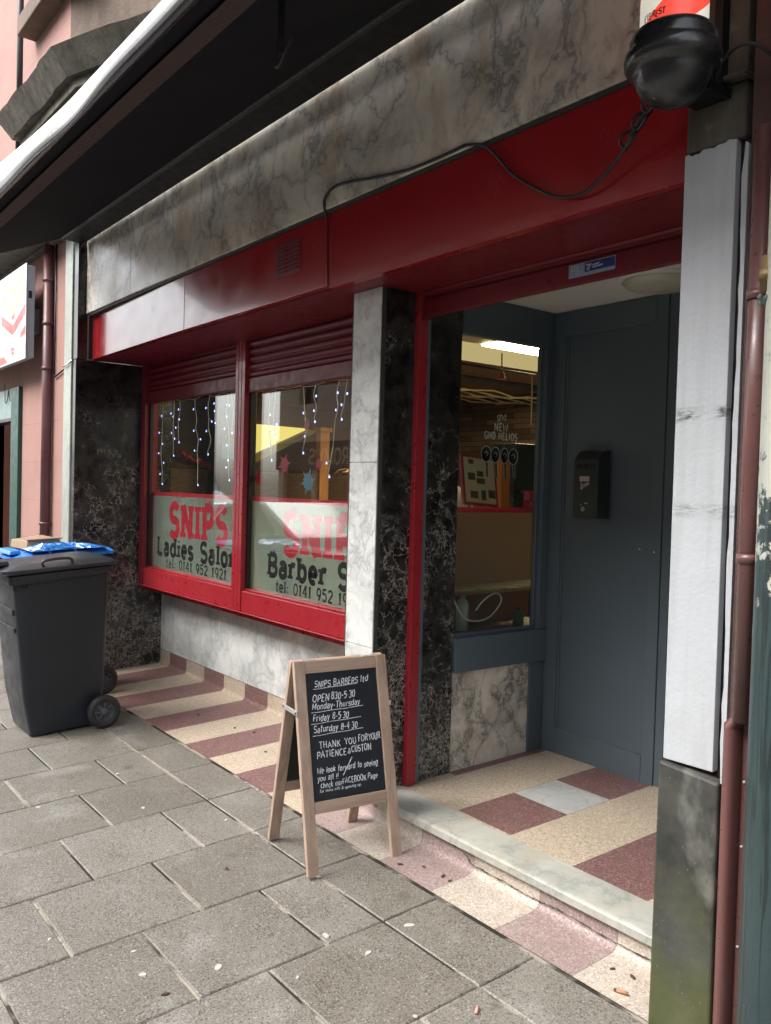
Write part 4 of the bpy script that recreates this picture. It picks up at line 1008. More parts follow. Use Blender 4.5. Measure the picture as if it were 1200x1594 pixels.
for k, (px, pz) in enumerate([(-1.56, 2.545), (-1.50, 2.572), (-1.45, 2.598), (-1.405, 2.60)]):
    c.tube(smoothpts([(px + 0.030 * math.cos(R(a)), -0.03 - k * 0.025 + 0.01 * math.sin(R(2 * a)), pz + 0.018 * math.sin(R(a)) + 0.012 * math.cos(R(a))) for a in range(0, 361, 45)], 3), 0.005, 6)
c.build('wire', 'cable', hc)
c = MB(); c.tube(smoothpts([(-1.265, -0.07, 2.585), (-1.24, -0.08, 2.625), (-1.20, -0.08, 2.65), (-1.16, -0.06, 2.645), (-1.12, -0.03, 2.60), (-1.09, 0.01, 2.54), (-1.07, 0.02, 2.40)], 6), 0.005, 7)
tag(c.build('wall_cable', 'cable', base=(-1.16, -0.06, 2.645)), 'thin dark cable looping from the pole bracket to the brown wall', 'cable')

# ================================================================== BARBER POLE
BP = (-1.302, -0.205, 0.0)
bp = thing('barber_pole', 'red and white barber pole with glossy black domed end', 'barber pole', (BP[0], BP[1], 2.49))
m = MB(); rd_ = 0.097
prof = [(0.0, 2.494)] + [(rd_ * math.sin(R(a)), 2.582 - 0.088 * math.cos(R(a))) for a in range(8, 83, 6)] + [(0.099, 2.582), (0.111, 2.585), (0.1190, 2.596), (0.1205, 2.612), (0.117, 2.626), (0.109, 2.633), (0.107, 2.640), (0.108, 2.658), (0.104, 2.664), (0.102, 2.672), (0.096, 2.678), (0.090, 2.681), (0.0, 2.681)]
m.lathe(prof, BP, seg=56); m.build('domed_end', 'domeblack', bp)
m = MB(); seg = 48; nz = 60; zr = (2.682, 3.25); v = []; tw = 2 * math.pi / 0.42
for j in range(nz + 1):
    z = zr[0] + (zr[1] - zr[0]) * j / nz
    v += [(BP[0] + 0.084 * math.cos(2 * math.pi * k / seg + tw * (z - zr[0])), BP[1] + 0.084 * math.sin(2 * math.pi * k / seg + tw * (z - zr[0])), z) for k in range(seg)]
for j in range(nz):
    for k in range(seg):
        l = (k + 1) % seg
        m.raw([], [])
m.raw(v, [(j * seg + k, j * seg + (k + 1) % seg, (j + 1) * seg + (k + 1) % seg, (j + 1) * seg + k) for j in range(nz) for k in range(seg)], 0, True)
for q in range(len(m.f)): m.mi[q] = 0 if ((q % seg + 3) // 12) % 2 == 0 else 1
m.build('striped_cylinder', ['polewhite', 'polered'], bp, fix=False)
m = MB(); fcyl = lambda u, v_, l: (BP[0] + (0.0848 + l) * math.cos(u / 0.085), BP[1] + (0.0848 + l) * math.sin(u / 0.085), v_)
a0 = math.atan2(CAM.y - BP[1], CAM.x - BP[0]) * 0.085
lettering(m, 'EVEREST', fcyl, a0 - 0.084, 2.690, 0.016, 0.062, 0.16, slant=0.1, jitter=0.15); m.build('pole_lettering', 'black', bp, fix=False)
m = MB(); m.box(-1.292, -1.268, -0.04, -0.004, 2.585, 3.3); m.box(-1.36, -1.255, -0.10, -0.004, 2.56, 2.585); m.box(-1.32, -1.28, -0.16, -0.02, 2.575, 2.60); m.build('bracket', 'blackmetal', bp, bevel=0.003)

# ================================================================== PINK NEIGHBOUR
pk = thing('pink_building', 'pink painted building at the far left with stone bay and green doorway', 'building', (-8.0, 0.0, 0.0))
def ppart(name, mb, mats, bevel=0.0, parent=None, label=None, **kw):
    o = mb.build(name, mats, parent or pk, None, bevel, **kw)
    if label: o['label'] = label
    return o
m = MB(); m.box(-8.10, -6.825, 0.0, 0.25, -0.05, 3.40); m.box(-30, -8.10, 0.0, 0.25, 2.34, 3.40); m.box(-30, -9.75, 0.0, 0.25, -0.05, 2.34)
ppart('wall', m, 'pink', 0.004)
m = MB(); m.box(-30, -6.66, -0.26, 0.2, 3.43, 3.52); m.box(-30, -6.66, -0.32, 0.2, 3.5205, 3.62); m.box(-30, -6.66, -0.06, 0.2, 3.4005, 3.429); ppart('cornice', m, 'greystone', 0.01, label='grey stone cornice above the pink ground floor')
m = MB(); m.box(-30, -6.0, 0.10, 0.4, 3.62, 9.0); ppart('upper_wall', m, 'pink')
m = MB(); m.box(-8.36, -8.102, -0.035, 0.22, -0.02, 2.335); ppart('door_post', m, 'green', 0.006)
m = MB(); m.box(-8.374, -8.361, 0.0, 0.22, -0.02, 2.02); ppart('post_edge', m, 'bluepaint')
m = MB(); m.box(-9.75, -8.361, -0.02, 0.12, 2.06, 2.335); ppart('door_lintel', m, 'palegreen', 0.005)
m = MB(); m.box(-9.75, -8.361, -0.03, 0.1, 2.03, 2.058); ppart('lintel_trim', m, 'black', 0.003)
m = MB(); m.box(-9.80, -9.75, 0.0, 1.2, -0.02, 2.34); m.box(-9.75, -8.1, 1.15, 1.2, -0.02, 2.34); m.box(-8.374, -8.1, 0.222, 1.15, -0.02, 2.34); ppart('porch_wall', m, 'redtile')
m = MB(); m.box(-9.75, -8.36, 0.0, 1.15, -0.05, 0.02); ppart('porch_floor', m, 'redtile')
m = MB(); m.tube(smoothpts([(-8.62, -0.028, 2.40), (-8.60, -0.03, 2.30), (-8.56, -0.035, 2.21), (-8.50, -0.03, 2.24), (-8.47, -0.03, 2.33), (-8.44, -0.03, 2.26), (-8.41, -0.03, 2.22)], 5), 0.004, 6); ppart('loose_wire', m, 'cable')
# bay window corbel and its upper body
pts_top = [(-7.40, -0.42), (-5.93, -0.42), (-4.85, 0.0), (-4.6, 0.13), (-7.40, 0.13)]
pts_bot = [(-7.33, -0.31), (-5.90, -0.31), (-4.95, 0.05), (-4.7, 0.13), (-7.33, 0.13)]
def loft(P0, z0, P1, z1):
    m_ = MB(); n_ = len(P0)
    m_.raw([(x, y, z0) for x, y in P0] + [(x, y, z1) for x, y in P1], [tuple(range(n_))[::-1], tuple(range(n_, 2 * n_))] + [(i, (i + 1) % n_, (i + 1) % n_ + n_, i + n_) for i in range(n_)])
    return m_
def inset(P, k): return [(x + (0.05 if x < -7 else (-0.02 if x > -5.5 else -0.02)) * k, y + (0.05 * k if y < 0.1 else 0)) for x, y in P]
rj = random.Random(4)
jag = [(-7.40, -0.42)] + [(-7.40 + 1.47 * k / 12, -0.42 + rj.uniform(-0.012, 0.012)) for k in range(1, 12)] + [(-5.93, -0.42)] + [(-5.93 + 1.08 * k / 8, -0.42 + 0.42 * k / 8 + rj.uniform(-0.012, 0.012)) for k in range(1, 8)] + [(-4.85, 0.0), (-4.6, 0.13), (-7.40, 0.13)]
jagb = [(x * 0.985 - 0.10 if x > -7.3 else x + 0.07, y + 0.11 if y < 0.1 else y) for x, y in jag]
b_ = loft(jagb, 4.215, jag, 4.375); ppart('bay_corbel', b_, 'greystone', 0.0, label='sooty stone corbel of the bay window')
b_ = loft(inset(pts_bot, 1.0), 4.15, inset(pts_bot, 0.9), 4.2145); ppart('bay_moulding', b_, 'greystone', 0.006)
b_ = loft(inset(pts_bot, 3.2), 3.96, inset(pts_bot, 1.9), 4.1495); ppart('bay_soffit', b_, 'darkstone', 0.006)
pw_ = [(-7.08 if x < -7 else x, y) for x, y in inset(pts_bot, 0.2)]
b_ = loft(pw_, 4.395, pw_, 7.5)
m = MB(); m.raw([(x, y, z) for x, y, z in b_.v], b_.f)
for kf, f in enumerate(m.f): m.mi[kf] = 1 if kf in (3, 4) else 0
ppart('bay_wall', m, ['pink', 'brownstone'], 0.0, label='upper wall of the bay')
b_ = loft(inset(pts_bot, 0.0), 4.3755, inset(pts_bot, 0.15), 4.3945); ppart('bay_flashing', b_, plain('lead_flashing', (0.20, 0.235, 0.24), 0.5, 0.2, 0.3, 20))
m = MB(); m.box(-6.75, -5.6, -0.43, -0.29, 4.765, 4.90); ppart('window_sill', m, 'brownstone', 0.01)
m = MB(); m.tube([(-8.58, 0.06, 3.62), (-8.58, 0.06, 8.0)], 0.035, 10); ppart('rain_pipe', m, 'black')
# lower pipe, trim, wires
dp = thing('downpipe', 'thin plum coloured pipe on the pink wall left of the metal trim', 'pipe', (-7.20, -0.045, 1.0))
m = MB(); m.tube([(-7.205, -0.045, 0.72), (-7.205, -0.045, 3.40)], 0.040, 12); m.build('tube', 'pipepurple', dp)
for z in (1.14, 2.405, 2.77, 3.12):
    m = MB(); m.lathe([(0.041, -0.012), (0.046, -0.012), (0.046, 0.012), (0.041, 0.012)], (-7.205, -0.045, z), seg=20); m.box(-7.262, -7.148, -0.012, -0.002, z - 0.008, z + 0.008); m.build('clamp', 'pipepurple', dp)
m = MB(); m.tube([(-7.205, -0.045, 0.74), (-7.205, -0.055, 0.66), (-7.205, -0.10, 0.60)], 0.048, 12); m.build('shoe', 'pipepurple', dp)
m = MB(); m.tube([(-7.12, -0.012, 3.40), (-7.125, -0.012, 2.36), (-7.11, -0.014, 2.33), (-6.84, -0.014, 2.375)], 0.007, 6); tag(m.build('alarm_wire', 'cable', base=(-7.12, -0.012, 2.36)), 'thin dark wire beside the plum pipe turning to the metal trim', 'wire')
tr = thing('edge_trim', 'tall weathered aluminium trim between pink wall and black marble', 'trim', (-6.73, -0.02, 0.0))
m = MB(); m.box(-6.822, -6.643, -0.03, 0.05, -0.02, 3.385); m.build('strip', 'metaltrim', tr, bevel=0.006)
m = MB(); m.tube([(-6.83, -0.03, 2.40), (-6.80, -0.045, 2.385), (-6.70, -0.045, 2.385), (-6.635, -0.025, 2.42)], 0.006, 6); m.build('tie_wire', 'chrome', tr)
# box sign of the neighbour
sg = thing('box_sign', 'white box sign with red chevrons on the pink wall', 'sign', (-8.2, -0.165, 2.48))
m = MB(); m.box(-9.3, -7.285, -0.196, -0.128, 2.49, 3.235); m.box(-9.0, -7.6, -0.127, -0.001, 2.75, 2.95); m.build('case', 'signgrey', sg, bevel=0.004)
m = MB(); m.box(-9.31, -7.268, -0.2005, -0.1965, 2.478, 3.25); m.build('face', 'signwhite', sg, bevel=0.001)
m = MB(); m.box(-7.2845, -7.2835, -0.178, -0.150, 2.97, 3.03); m.build('switch_slot', 'black', sg)
fs = lambda u, v, l: (u, -0.2012 - l, v)
def vee(mb, z, s, h, arm_, lift): mb.raw([fs(-7.66 - s, z + arm_, lift), fs(-7.66, z, lift), fs(-7.66 + s, z + arm_, lift), fs(-7.66 + s, z + arm_ + h, lift), fs(-7.66, z + h, lift), fs(-7.66 - s, z + arm_ + h, lift)], [(0, 1, 4, 5), (1, 2, 3, 4)])
m = MB(); vee(m, 2.87, 0.36, 0.10, 0.16, 0.0); vee(m, 3.03, 0.33, 0.07, 0.13, 0.0003); m.build('cream_chevron', 'signcream', sg, fix=False)
m = MB(); vee(m, 2.71, 0.37, 0.085, 0.13, 0.0006); vee(m, 2.835, 0.05, 0.03, 0.03, 0.0006); m.raw([fs(-7.42, 2.655, 0.0006), fs(-7.285, 2.68, 0.0006), fs(-7.285, 2.75, 0.0006), fs(-7.42, 2.70, 0.0006)], [(0, 1, 2, 3)]); m.raw([fs(-8.1, 2.49, 0.0006), fs(-7.82, 2.50, 0.0006), fs(-7.95, 2.56, 0.0006), fs(-8.1, 2.56, 0.0006)], [(0, 1, 2, 3)]); m.build('red_chevron', 'signred', sg, fix=False)
m = MB()
m.raw([fs(-7.72, 2.63, .001), fs(-7.70, 2.55, .001), fs(-7.66, 2.525, .001), fs(-7.62, 2.55, .001), fs(-7.60, 2.63, .001), fs(-7.63, 2.605, .001), fs(-7.69, 2.605, .001)], [(0, 1, 2, 6), (6, 2, 5), (5, 2, 3, 4)])
m.build('emblem', 'signred', sg, fix=False)
m = MB()
for (dx, dz) in ((-0.025, 0.585), (0.025, 0.585), (-0.018, 0.555), (0.018, 0.555)): m.raw([fs(-7.66 + dx + 0.010 * math.cos(a), 1.99 + dz + 0.009 * math.sin(a), .0015) for a in [k * math.pi / 4 for k in range(8)]], [tuple(range(8))])
m.build('emblem_detail', 'signwhite', sg, fix=False)
m = MB()
for k in range(6): m.ribbon([(-7.50, 2.545 + k * 0.017), (-7.50 + (0.10, 0.075, 0.09, 0.06, 0.1, 0.08)[k], 2.545 + k * 0.017)], 0.009, fs, 0.0006)
m.build('small_print', 'signgrey', sg, fix=False); m = MB()
for k in range(5): m.ribbon([(-7.86, 2.555 + k * 0.017), (-7.80, 2.555 + k * 0.017)], 0.009, fs, 0.0006)
m.build('small_print', plain('grey_print', (0.22, 0.23, 0.26), 0.5), sg, fix=False)

# ================================================================== RIGHT NEIGHBOUR: brown wall, pipe, column
bb_ = thing('brown_building', 'dark brown wall at the right edge behind the downpipe', 'building', (0.5, 0.2, 0))
m = MB(); m.box(-1.199, 14, 0.004, 0.3, -0.1, 9.0); m.build('wall', 'brownwall', bb_)
dp = thing('downpipe', 'brown downpipe with boxed lower cover beside the white pilaster', 'pipe', (-1.14, -0.02, 0.0))
m = MB(); m.tube([(-1.138, -0.034, 0.93), (-1.138, -0.034, 2.44)], 0.028, 18); m.build('tube', 'pipebrown', dp)
m = MB(); cvp = [(-1.2075, 0.003), (-1.2075, -0.006), (-1.196, -0.008)] + [(-1.1735 - 0.0225 * math.cos(R(a)), -0.010 - 0.036 * math.sin(R(a))) for a in range(0, 181, 12)] + [(-1.151, -0.008), (-1.138, -0.006), (-1.138, 0.003)]
m.prism(cvp, 'Z', -0.06, 0.905); cv = m.build('cover', 'pipebrown', dp)
m = MB(); capz = 0.906
m.raw([(x, y, capz) for x, y in cvp] + [(-1.138 + (x + 1.1735) * 0.78, -0.004 + (y + 0.004) * 0.95, capz + 0.05) for x, y in cvp], [(i, (i + 1) % len(cvp), (i + 1) % len(cvp) + len(cvp), i + len(cvp)) for i in range(len(cvp))] + [tuple(range(len(cvp), 2 * len(cvp)))])
m.build('cap', 'pipebrown', dp)
for (x, z) in ((-1.200, 0.61), (-1.145, 0.595), (-1.145, 0.765), (-1.145, 0.33), (-1.200, 0.25)):
    m = MB(); m.lathe([(0.0, -0.004), (0.003, -0.0035), (0.0042, 0.0)], (x, -0.007, z), 'Y', 10); m.build('screw', 'screw', dp)
for z in (1.35, 2.02):
    m = MB(); m.lathe([(0.030, -0.012), (0.033, -0.012), (0.033, 0.012), (0.030, 0.012)], (-1.138, -0.034, z), seg=24); m.box(-1.179, -1.097, -0.010, 0.003, z - 0.011, z + 0.011); m.build('clamp', 'pipebrown', dp)
cl = thing('painted_column', 'round column with flaking teal paint at the right edge', 'column', (-0.968, -0.10, 0))
m = MB(); m.lathe([(0.106, -0.1), (0.106, 0.3), (0.1055, 1.2), (0.104, 3.2)], (-0.968, -0.10, 0), seg=48); m.build('shaft', 'column', cl) if False else m.build('shaft', column_paint(), cl)
m = MB(); m.lathe([(0.107, 0.185), (0.125, 0.183), (0.138, 0.170), (0.140, 0.150), (0.134, 0.135), (0.122, 0.125), (0.124, 0.02), (0.14, 0.0), (0.14, -0.08), (0.106, -0.08)], (-0.968, -0.10, 0), seg=48); m.build('base_ring', plain('grey_green_paint', (0.11, 0.15, 0.15), 0.35, 0, 0.2, 14, 0.2, 50, 0.5, 0, 0.5, (0.05, 0.06, 0.055)), cl)
ft = thing('hose_fitting', 'small brass fitting with green crust high on the column', 'fitting', (-1.05, -0.13, 2.1))
m = MB(); m.lathe([(0.0, -0.04), (0.018, -0.04), (0.018, -0.012), (0.022, -0.012), (0.022, 0.012), (0.017, 0.012), (0.015, 0.045), (0.0, 0.045)], (-1.056, -0.15, 2.035), seg=16); m.build('brass', 'umber', ft)
m = MB(); rj = random.Random(9)
for k in range(9): m.lathe([(0.0, -0.009), (0.009, 0.0), (0.0, 0.009)], (-1.056 + rj.uniform(-.015, .015), -0.155 + rj.uniform(-.012, .012), 1.985 + rj.uniform(-.02, .008)), seg=7)
m.build('crust', 'verdigris', ft)

# ================================================================== WHEELIE BINS
def build_bin(name, label, lidmat, ox, oy):
    gz0 = gz(oy - 0.5)
    root = thing(name, label, 'bin', (ox, oy - 0.27, gz0), 'wheelie bins')
    b = (ox, oy, 0.0)     # ox: right side face, oy: back face
    def rect(w0, w1, d0, d1, z0, z1=None):
        z1 = z0 if z1 is None else z1
        return [(ox + w0, oy + d0, z0), (ox + w1, oy + d0, z0), (ox + w1, oy + d1, z1), (ox + w0, oy + d1, z1)]
    def rrect(w0, w1, d0, d1, z0, z1, r=0.035, n=4):
        P = []
        for (cx, cy, a) in ((w1 - r, d1 - r, 0), (w0 + r, d1 - r, 90), (w0 + r, d0 + r, 180), (w1 - r, d0 + r, 270)):
            for k in range(n + 1):
                x = cx + r * math.cos(R(a + 90 * k / n)); y = cy + r * math.sin(R(a + 90 * k / n))
                t = (y - d0) / (d1 - d0)
                P.append((ox + x, oy + y, z0 + (z1 - z0) * t))
        return P
    def tower(levels, mats, nm, par, cap=True, bevel=0.0):
        mm = MB(); n = len(levels[0]); v = [p for L in levels for p in L]; f = []
        for i in range(len(levels) - 1):
            for k in range(n):
                l = (k + 1) % n; f.append((i * n + k, i * n + l, (i + 1) * n + l, (i + 1) * n + k))
        if cap: f.append(tuple(range(n))[::-1]); f.append(tuple((len(levels) - 1) * n + k for k in range(n)))
        mm.raw(v, f, 0, False)
        o = mm.build(nm, mats, par, bevel=bevel)
        for p in o.data.polygons: p.use_smooth = len(p.vertices) == 4
        o.data.set_sharp_from_angle(angle=R(32)) if hasattr(o.data, 'set_sharp_from_angle') else None
        return o
    zb = gz0 + 0.012
    body = tower([rrect(-0.455, -0.03, -0.445, -0.03, zb, zb + 0.03), rrect(-0.475, -0.018, -0.49, -0.012, 0.20, 0.22), rrect(-0.49, -0.010, -0.525, -0.005, 0.55, 0.58), rrect(-0.505, 0.0, -0.56, 0.0, 0.885, 0.945)], 'binplastic', 'body', root)
    tower([rrect(-0.528, 0.022, -0.585, 0.018, 0.884, 0.946), rrect(-0.53, 0.024, -0.588, 0.02, 0.893, 0.955), rrect(-0.53, 0.024, -0.588, 0.02, 0.932, 0.984), rrect(-0.52, 0.014, -0.578, 0.012, 0.936, 0.988)], 'binplastic', 'rim', root)
    lid = tower([rrect(-0.534, 0.028, -0.61, 0.03, 0.941, 0.992), rrect(-0.54, 0.034, -0.63, 0.04, 0.95, 1.0), rrect(-0.54, 0.034, -0.63, 0.04, 0.966, 1.012), rrect(-0.50, -0.006, -0.57, 0.015, 0.990, 1.030), rrect(-0.46, -0.046, -0.50, -0.03, 0.999, 1.038), rrect(-0.42, -0.086, -0.44, -0.07, 1.004, 1.040)], lidmat, 'lid', root)
    m = MB(); m.tube(smoothpts([(ox + 0.014, oy - 0.40, 0.990), (ox + 0.020, oy - 0.405, 1.020), (ox + 0.020, oy - 0.33, 1.035), (ox + 0.020, oy - 0.25, 1.035), (ox + 0.014, oy - 0.235, 1.008)], 4), 0.009, 8); m.build('lid_handle', lidmat, lid)
    m = MB(); m.hexa([(ox - 0.42, oy - 0.64, 0.985), (ox - 0.09, oy - 0.64, 0.985), (ox - 0.09, oy - 0.56, 0.995), (ox - 0.42, oy - 0.56, 0.995)], [(ox - 0.41, oy - 0.63, 1.012), (ox - 0.10, oy - 0.63, 1.012), (ox - 0.10, oy - 0.57, 1.018), (ox - 0.41, oy - 0.57, 1.018)]); m.build('front_grip', lidmat, lid, bevel=0.006)
    m = MB(); m.tube([(ox - 0.42, oy + 0.045, 0.955), (ox - 0.42, oy + 0.075, 0.985), (ox - 0.08, oy + 0.075, 0.985), (ox - 0.08, oy + 0.045, 0.955)], 0.013, 8); m.build('push_bar', 'binplastic', root)
    for (za, zb_) in ((0.60, 0.625), (0.70, 0.735)):
        m = MB(); t = (za - 0.2) / 0.7; y = oy - 0.49 - 0.07 * t; m.hexa([(ox - 0.44, y - 0.012, za), (ox - 0.05, y - 0.012, za), (ox - 0.05, y + 0.02, za), (ox - 0.44, y + 0.02, za)], [(ox - 0.44, y - 0.016, zb_), (ox - 0.05, y - 0.016, zb_), (ox - 0.05, y + 0.02, zb_), (ox - 0.44, y + 0.02, zb_)]); m.build('front_rib', 'binplastic', root, bevel=0.004)
    for k in range(3):
        y = oy - 0.53 + 0.02 * k
        m = MB(); m.hexa([(ox - 0.002, y, 0.86), (ox + 0.001, y, 0.86), (ox + 0.001, y + 0.006, 0.86), (ox - 0.002, y + 0.006, 0.86)], [(ox - 0.002, y, 0.888), (ox + 0.022, y, 0.888), (ox + 0.022, y + 0.006, 0.888), (ox - 0.002, y + 0.006, 0.888)]); m.build('rim_web', 'binplastic', root)
    wy, wz = oy - 0.035, gz(oy - 0.035) + 0.101
    m = MB(); m.tube([(ox - 0.50, wy, wz), (ox + 0.03, wy, wz)], 0.012, 10); m.build('axle', 'greyplastic', root)
    for wx in (ox + 0.012, ox - 0.545):
        m = MB(); m.lathe([(0.062, 0.002), (0.070, 0.0), (0.090, 0.0), (0.099, 0.008), (0.101, 0.018), (0.101, 0.036), (0.097, 0.045), (0.086, 0.050), (0.070, 0.050), (0.062, 0.044)], (wx, wy, wz), 'X', 40); ty = m.build('wheel', 'rubber', root, fix=True)
        m = MB(); m.lathe([(0.062, 0.006), (0.062, 0.042), (0.056, 0.044), (0.054, 0.030), (0.024, 0.026), (0.022, 0.046), (0.010, 0.048), (0.0, 0.048)], (wx, wy, wz), 'X', 32)
        for a in range(0, 360, 45):
            c_, s_ = math.cos(R(a)), math.sin(R(a)); q = 0.005
            P = lambda r, t, x: (wx + x, wy + r * c_ - t * s_, wz + r * s_ + t * c_)
            m.hexa([P(0.018, -q, 0.028), P(0.056, -q, 0.028), P(0.056, q, 0.028), P(0.018, q, 0.028)], [P(0.018, -q, 0.044), P(0.056, -q, 0.040), P(0.056, q, 0.040), P(0.018, q, 0.044)])
        m.build('hub', 'greyplastic', ty)
    return root
build_bin('wheelie_bin', 'dark grey wheelie bin with matching grey lid, nearest the camera', 'binlid', -5.16, -0.235)
build_bin('wheelie_bin', 'wheelie bin with blue lid, standing behind the grey lidded one', 'bluelid', -5.93, 0.03)
bxo = thing('cardboard_box', 'flattened brown cardboard box lying on the blue bin lid', 'box', (-6.2, -0.38, 1.01))
m = MB(); m.hexa([(-6.44, -0.50, 1.012), (-6.10, -0.48, 1.012), (-6.08, -0.24, 1.040), (-6.42, -0.26, 1.046)], [(-6.45, -0.49, 1.066), (-6.11, -0.47, 1.074), (-6.09, -0.26, 1.090), (-6.43, -0.28, 1.096)]); m.build('carton', 'cardboard', bxo, bevel=0.004)
m = MB(); m.hexa([(-6.13, -0.47, 1.0745), (-6.09, -0.47, 1.0755), (-6.06, -0.25, 1.091), (-6.10, -0.25, 1.0915)], [(-6.13, -0.475, 1.080), (-6.085, -0.475, 1.084), (-6.055, -0.25, 1.098), (-6.10, -0.25, 1.097)]); m.build('flap', 'cardboard', bxo)
bg = thing('plastic_bag', 'crumpled blue plastic bag lying on the blue bin lid', 'bag', (-5.98, -0.25, 1.02))
m = MB(); rj = random.Random(31); NU, NV = 26, 14; v = []
def crump(u, w_): return 0.5 * math.sin(u * 17 + w_ * 9) * math.sin(w_ * 21 - u * 6) + 0.5 * math.sin(u * 33 - w_ * 27 + 1)
for j in range(NV + 1):
    for i in range(NU + 1):
        u, w_ = i / NU, j / NV
        edge = min(1.0, 6 * min(u, 1 - u, w_, 1 - w_))
        y = -0.50 + 0.50 * u + rj.uniform(-.006, .006); x = -6.13 + 0.24 * w_ + 0.02 * math.sin(u * 9) + rj.uniform(-.006, .006)
        z = 1.016 + 0.024 * u + edge * (0.020 + 0.014 * crump(u, w_) + 0.012 * math.sin(u * 5)) + rj.uniform(-.002, .002)
        v.append((x, y, z))
m.raw(v, [(j * (NU + 1) + i, j * (NU + 1) + i + 1, (j + 1) * (NU + 1) + i + 1, (j + 1) * (NU + 1) + i) for j in range(NV) for i in range(NU)], 0, False)
so = m.build('sheet', plain('blue_bag_film', (0.03, 0.17, 0.52), 0.16, 0, 0.2, 9, 0, 60, 0.8, 0.5), bg, fix=False); md = so.modifiers.new('solid', 'SOLIDIFY'); md.thickness = 0.003

# ================================================================== A-BOARD
ab = thing('a_board', 'wooden framed pavement chalkboard with white handwritten opening hours', 'sign board', (-2.882, -0.091, gz(-0.091)))
ab.rotation_euler = (0, 0, math.atan2(0.375, 0.05))
FY, HZ = 0.198, 0.80
LL = math.hypot(FY - 0.012, HZ)
dy_, dz_ = (FY - 0.012) / LL, HZ / LL
Z0 = (0, 0, 0)
def side(sgn):
    """sgn -1: the lettered side; maps (u, s, d) to local space, d is outward"""
    def fn(u, s, d=0.0): return (u, sgn * (FY - dy_ * s) + sgn * dz_ * d, s * dz_ + dy_ * d)
    return fn
def bar(fn, u0, u1, s0, s1, d0, d1, slant=None):
    m_ = MB()
    b_ = [fn(u0, s0, d0), fn(u1, s0, d0), fn(u1, s0, d1), fn(u0, s0, d1)]; t_ = [fn(u0, s1, d0), fn(u1, s1, d0), fn(u1, s1, d1), fn(u0, s1, d1)]
    m_.hexa(b_, t_); return m_
for sgn, lab in ((-1, 'front'), (1, 'back')):
    fn = side(sgn)
    for u0 in (-0.212, 0.165): bar(fn, u0, u0 + 0.047, 0.0, LL, -0.011, 0.011).build('leg', 'boardwood', ab, Z0, bevel=0.002)
    bar(fn, -0.1645, 0.1645, LL - 0.052, LL - 0.002, -0.010, 0.009).build('rail', 'boardwoodx', ab, Z0, bevel=0.002)
    bar(fn, -0.1645, 0.1645, 0.225, 0.270, -0.010, 0.009).build('rail', 'boardwoodx', ab, Z0, bevel=0.002)
    pnl = bar(fn, -0.1645, 0.1645, 0.2705, LL - 0.0525, -0.004, 0.002).build('chalkboard', 'chalkboard' if sgn < 0 else 'chalkback', ab, Z0)
    if sgn < 0: front_panel = pnl
fn = side(-1); s_top, s_bot = LL - 0.0525, 0.2705
def fb(u, v, l): return fn(-0.1645 + 0.329 * u, s_bot + (s_top - s_bot) * v, 0.0024 + l)
ch = MB(); AR = (s_top - s_bot) / 0.329
def chalk(s, u, f, h, uw, w=0.135, slant=0.22):
    # text laid out in board units: u across 0..1, f down from the top 0..1
    F = lambda a, b, l: fb(a, 1 - f + b / AR, l)
    hh = h * AR * 1.10
    lettering(ch, s, F, u, 0.0, hh, uw, w, slant=slant * 0.8, jitter=0.09, serif=0.0, track=0.12)
def rule(u0, u1, f0, f1, w=0.007):
    F = lambda a, b, l: fb(a, 1 - b / AR, l)
    ch.ribbon([(u0 + (u1 - u0) * k / 6, (f0 + (f1 - f0) * k / 6) * AR + 0.003 * math.sin(k * 2)) for k in range(7)], w, F, 0.0003)
chalk('SNIPS BARBERS', 0.12, 0.115, 0.046, 0.60); chalk('ltd', 0.76, 0.105, 0.046, 0.11)
rule(0.10, 0.70, 0.128, 0.115)
chalk('OPEN', 0.075, 0.228, 0.050, 0.23); chalk('830-5.30', 0.335, 0.222, 0.050, 0.33)
chalk('Monday-Thursday', 0.065, 0.288, 0.044, 0.66); rule(0.05, 0.77, 0.312, 0.300)
chalk('Friday 8-5.30', 0.065, 0.380, 0.046, 0.49); rule(0.04, 0.73, 0.402, 0.388)
chalk('Saturday 8-4.30', 0.065, 0.470, 0.046, 0.60); rule(0.05, 0.75, 0.495, 0.480)
chalk('THANK', 0.125, 0.598, 0.046, 0.29, slant=0.0); chalk('YOU', 0.475, 0.592, 0.046, 0.16, slant=0.0); chalk('FOR', 0.665, 0.588, 0.046, 0.135, slant=0.1); chalk('YOUR', 0.815, 0.584, 0.046, 0.165, slant=0.0)
chalk('PATIENCE', 0.085, 0.672, 0.046, 0.40, slant=0.1); chalk('&', 0.505, 0.668, 0.034, 0.04); chalk('CUSTOM', 0.56, 0.664, 0.046, 0.28, slant=0.05)
chalk('We look forward to seeing', 0.07, 0.790, 0.042, 0.84)
chalk('you all !!', 0.07, 0.848, 0.040, 0.28)
chalk('check our', 0.105, 0.902, 0.038, 0.29); chalk('FACEBOOK', 0.405, 0.896, 0.040, 0.33, slant=0.0); chalk('Page', 0.755, 0.890, 0.038, 0.14)
chalk('for more info & opening up', 0.09, 0.935, 0.020, 0.56, 0.16); rule(0.42, 0.56, 0.83, 0.70, 0.012)
ch.build('chalk_writing', 'chalk', front_panel, Z0, fix=False)
m = MB(); m.box(-0.2175, -0.2125, -0.075, 0.070, 0.595, 0.615); st = m.build('stay', 'chrome', ab, Z0, bevel=0.002)
m = MB(); m.box(0.2125, 0.2165, -0.075, 0.070, 0.595, 0.615); m.build('stay', 'chrome', ab, Z0, bevel=0.002)
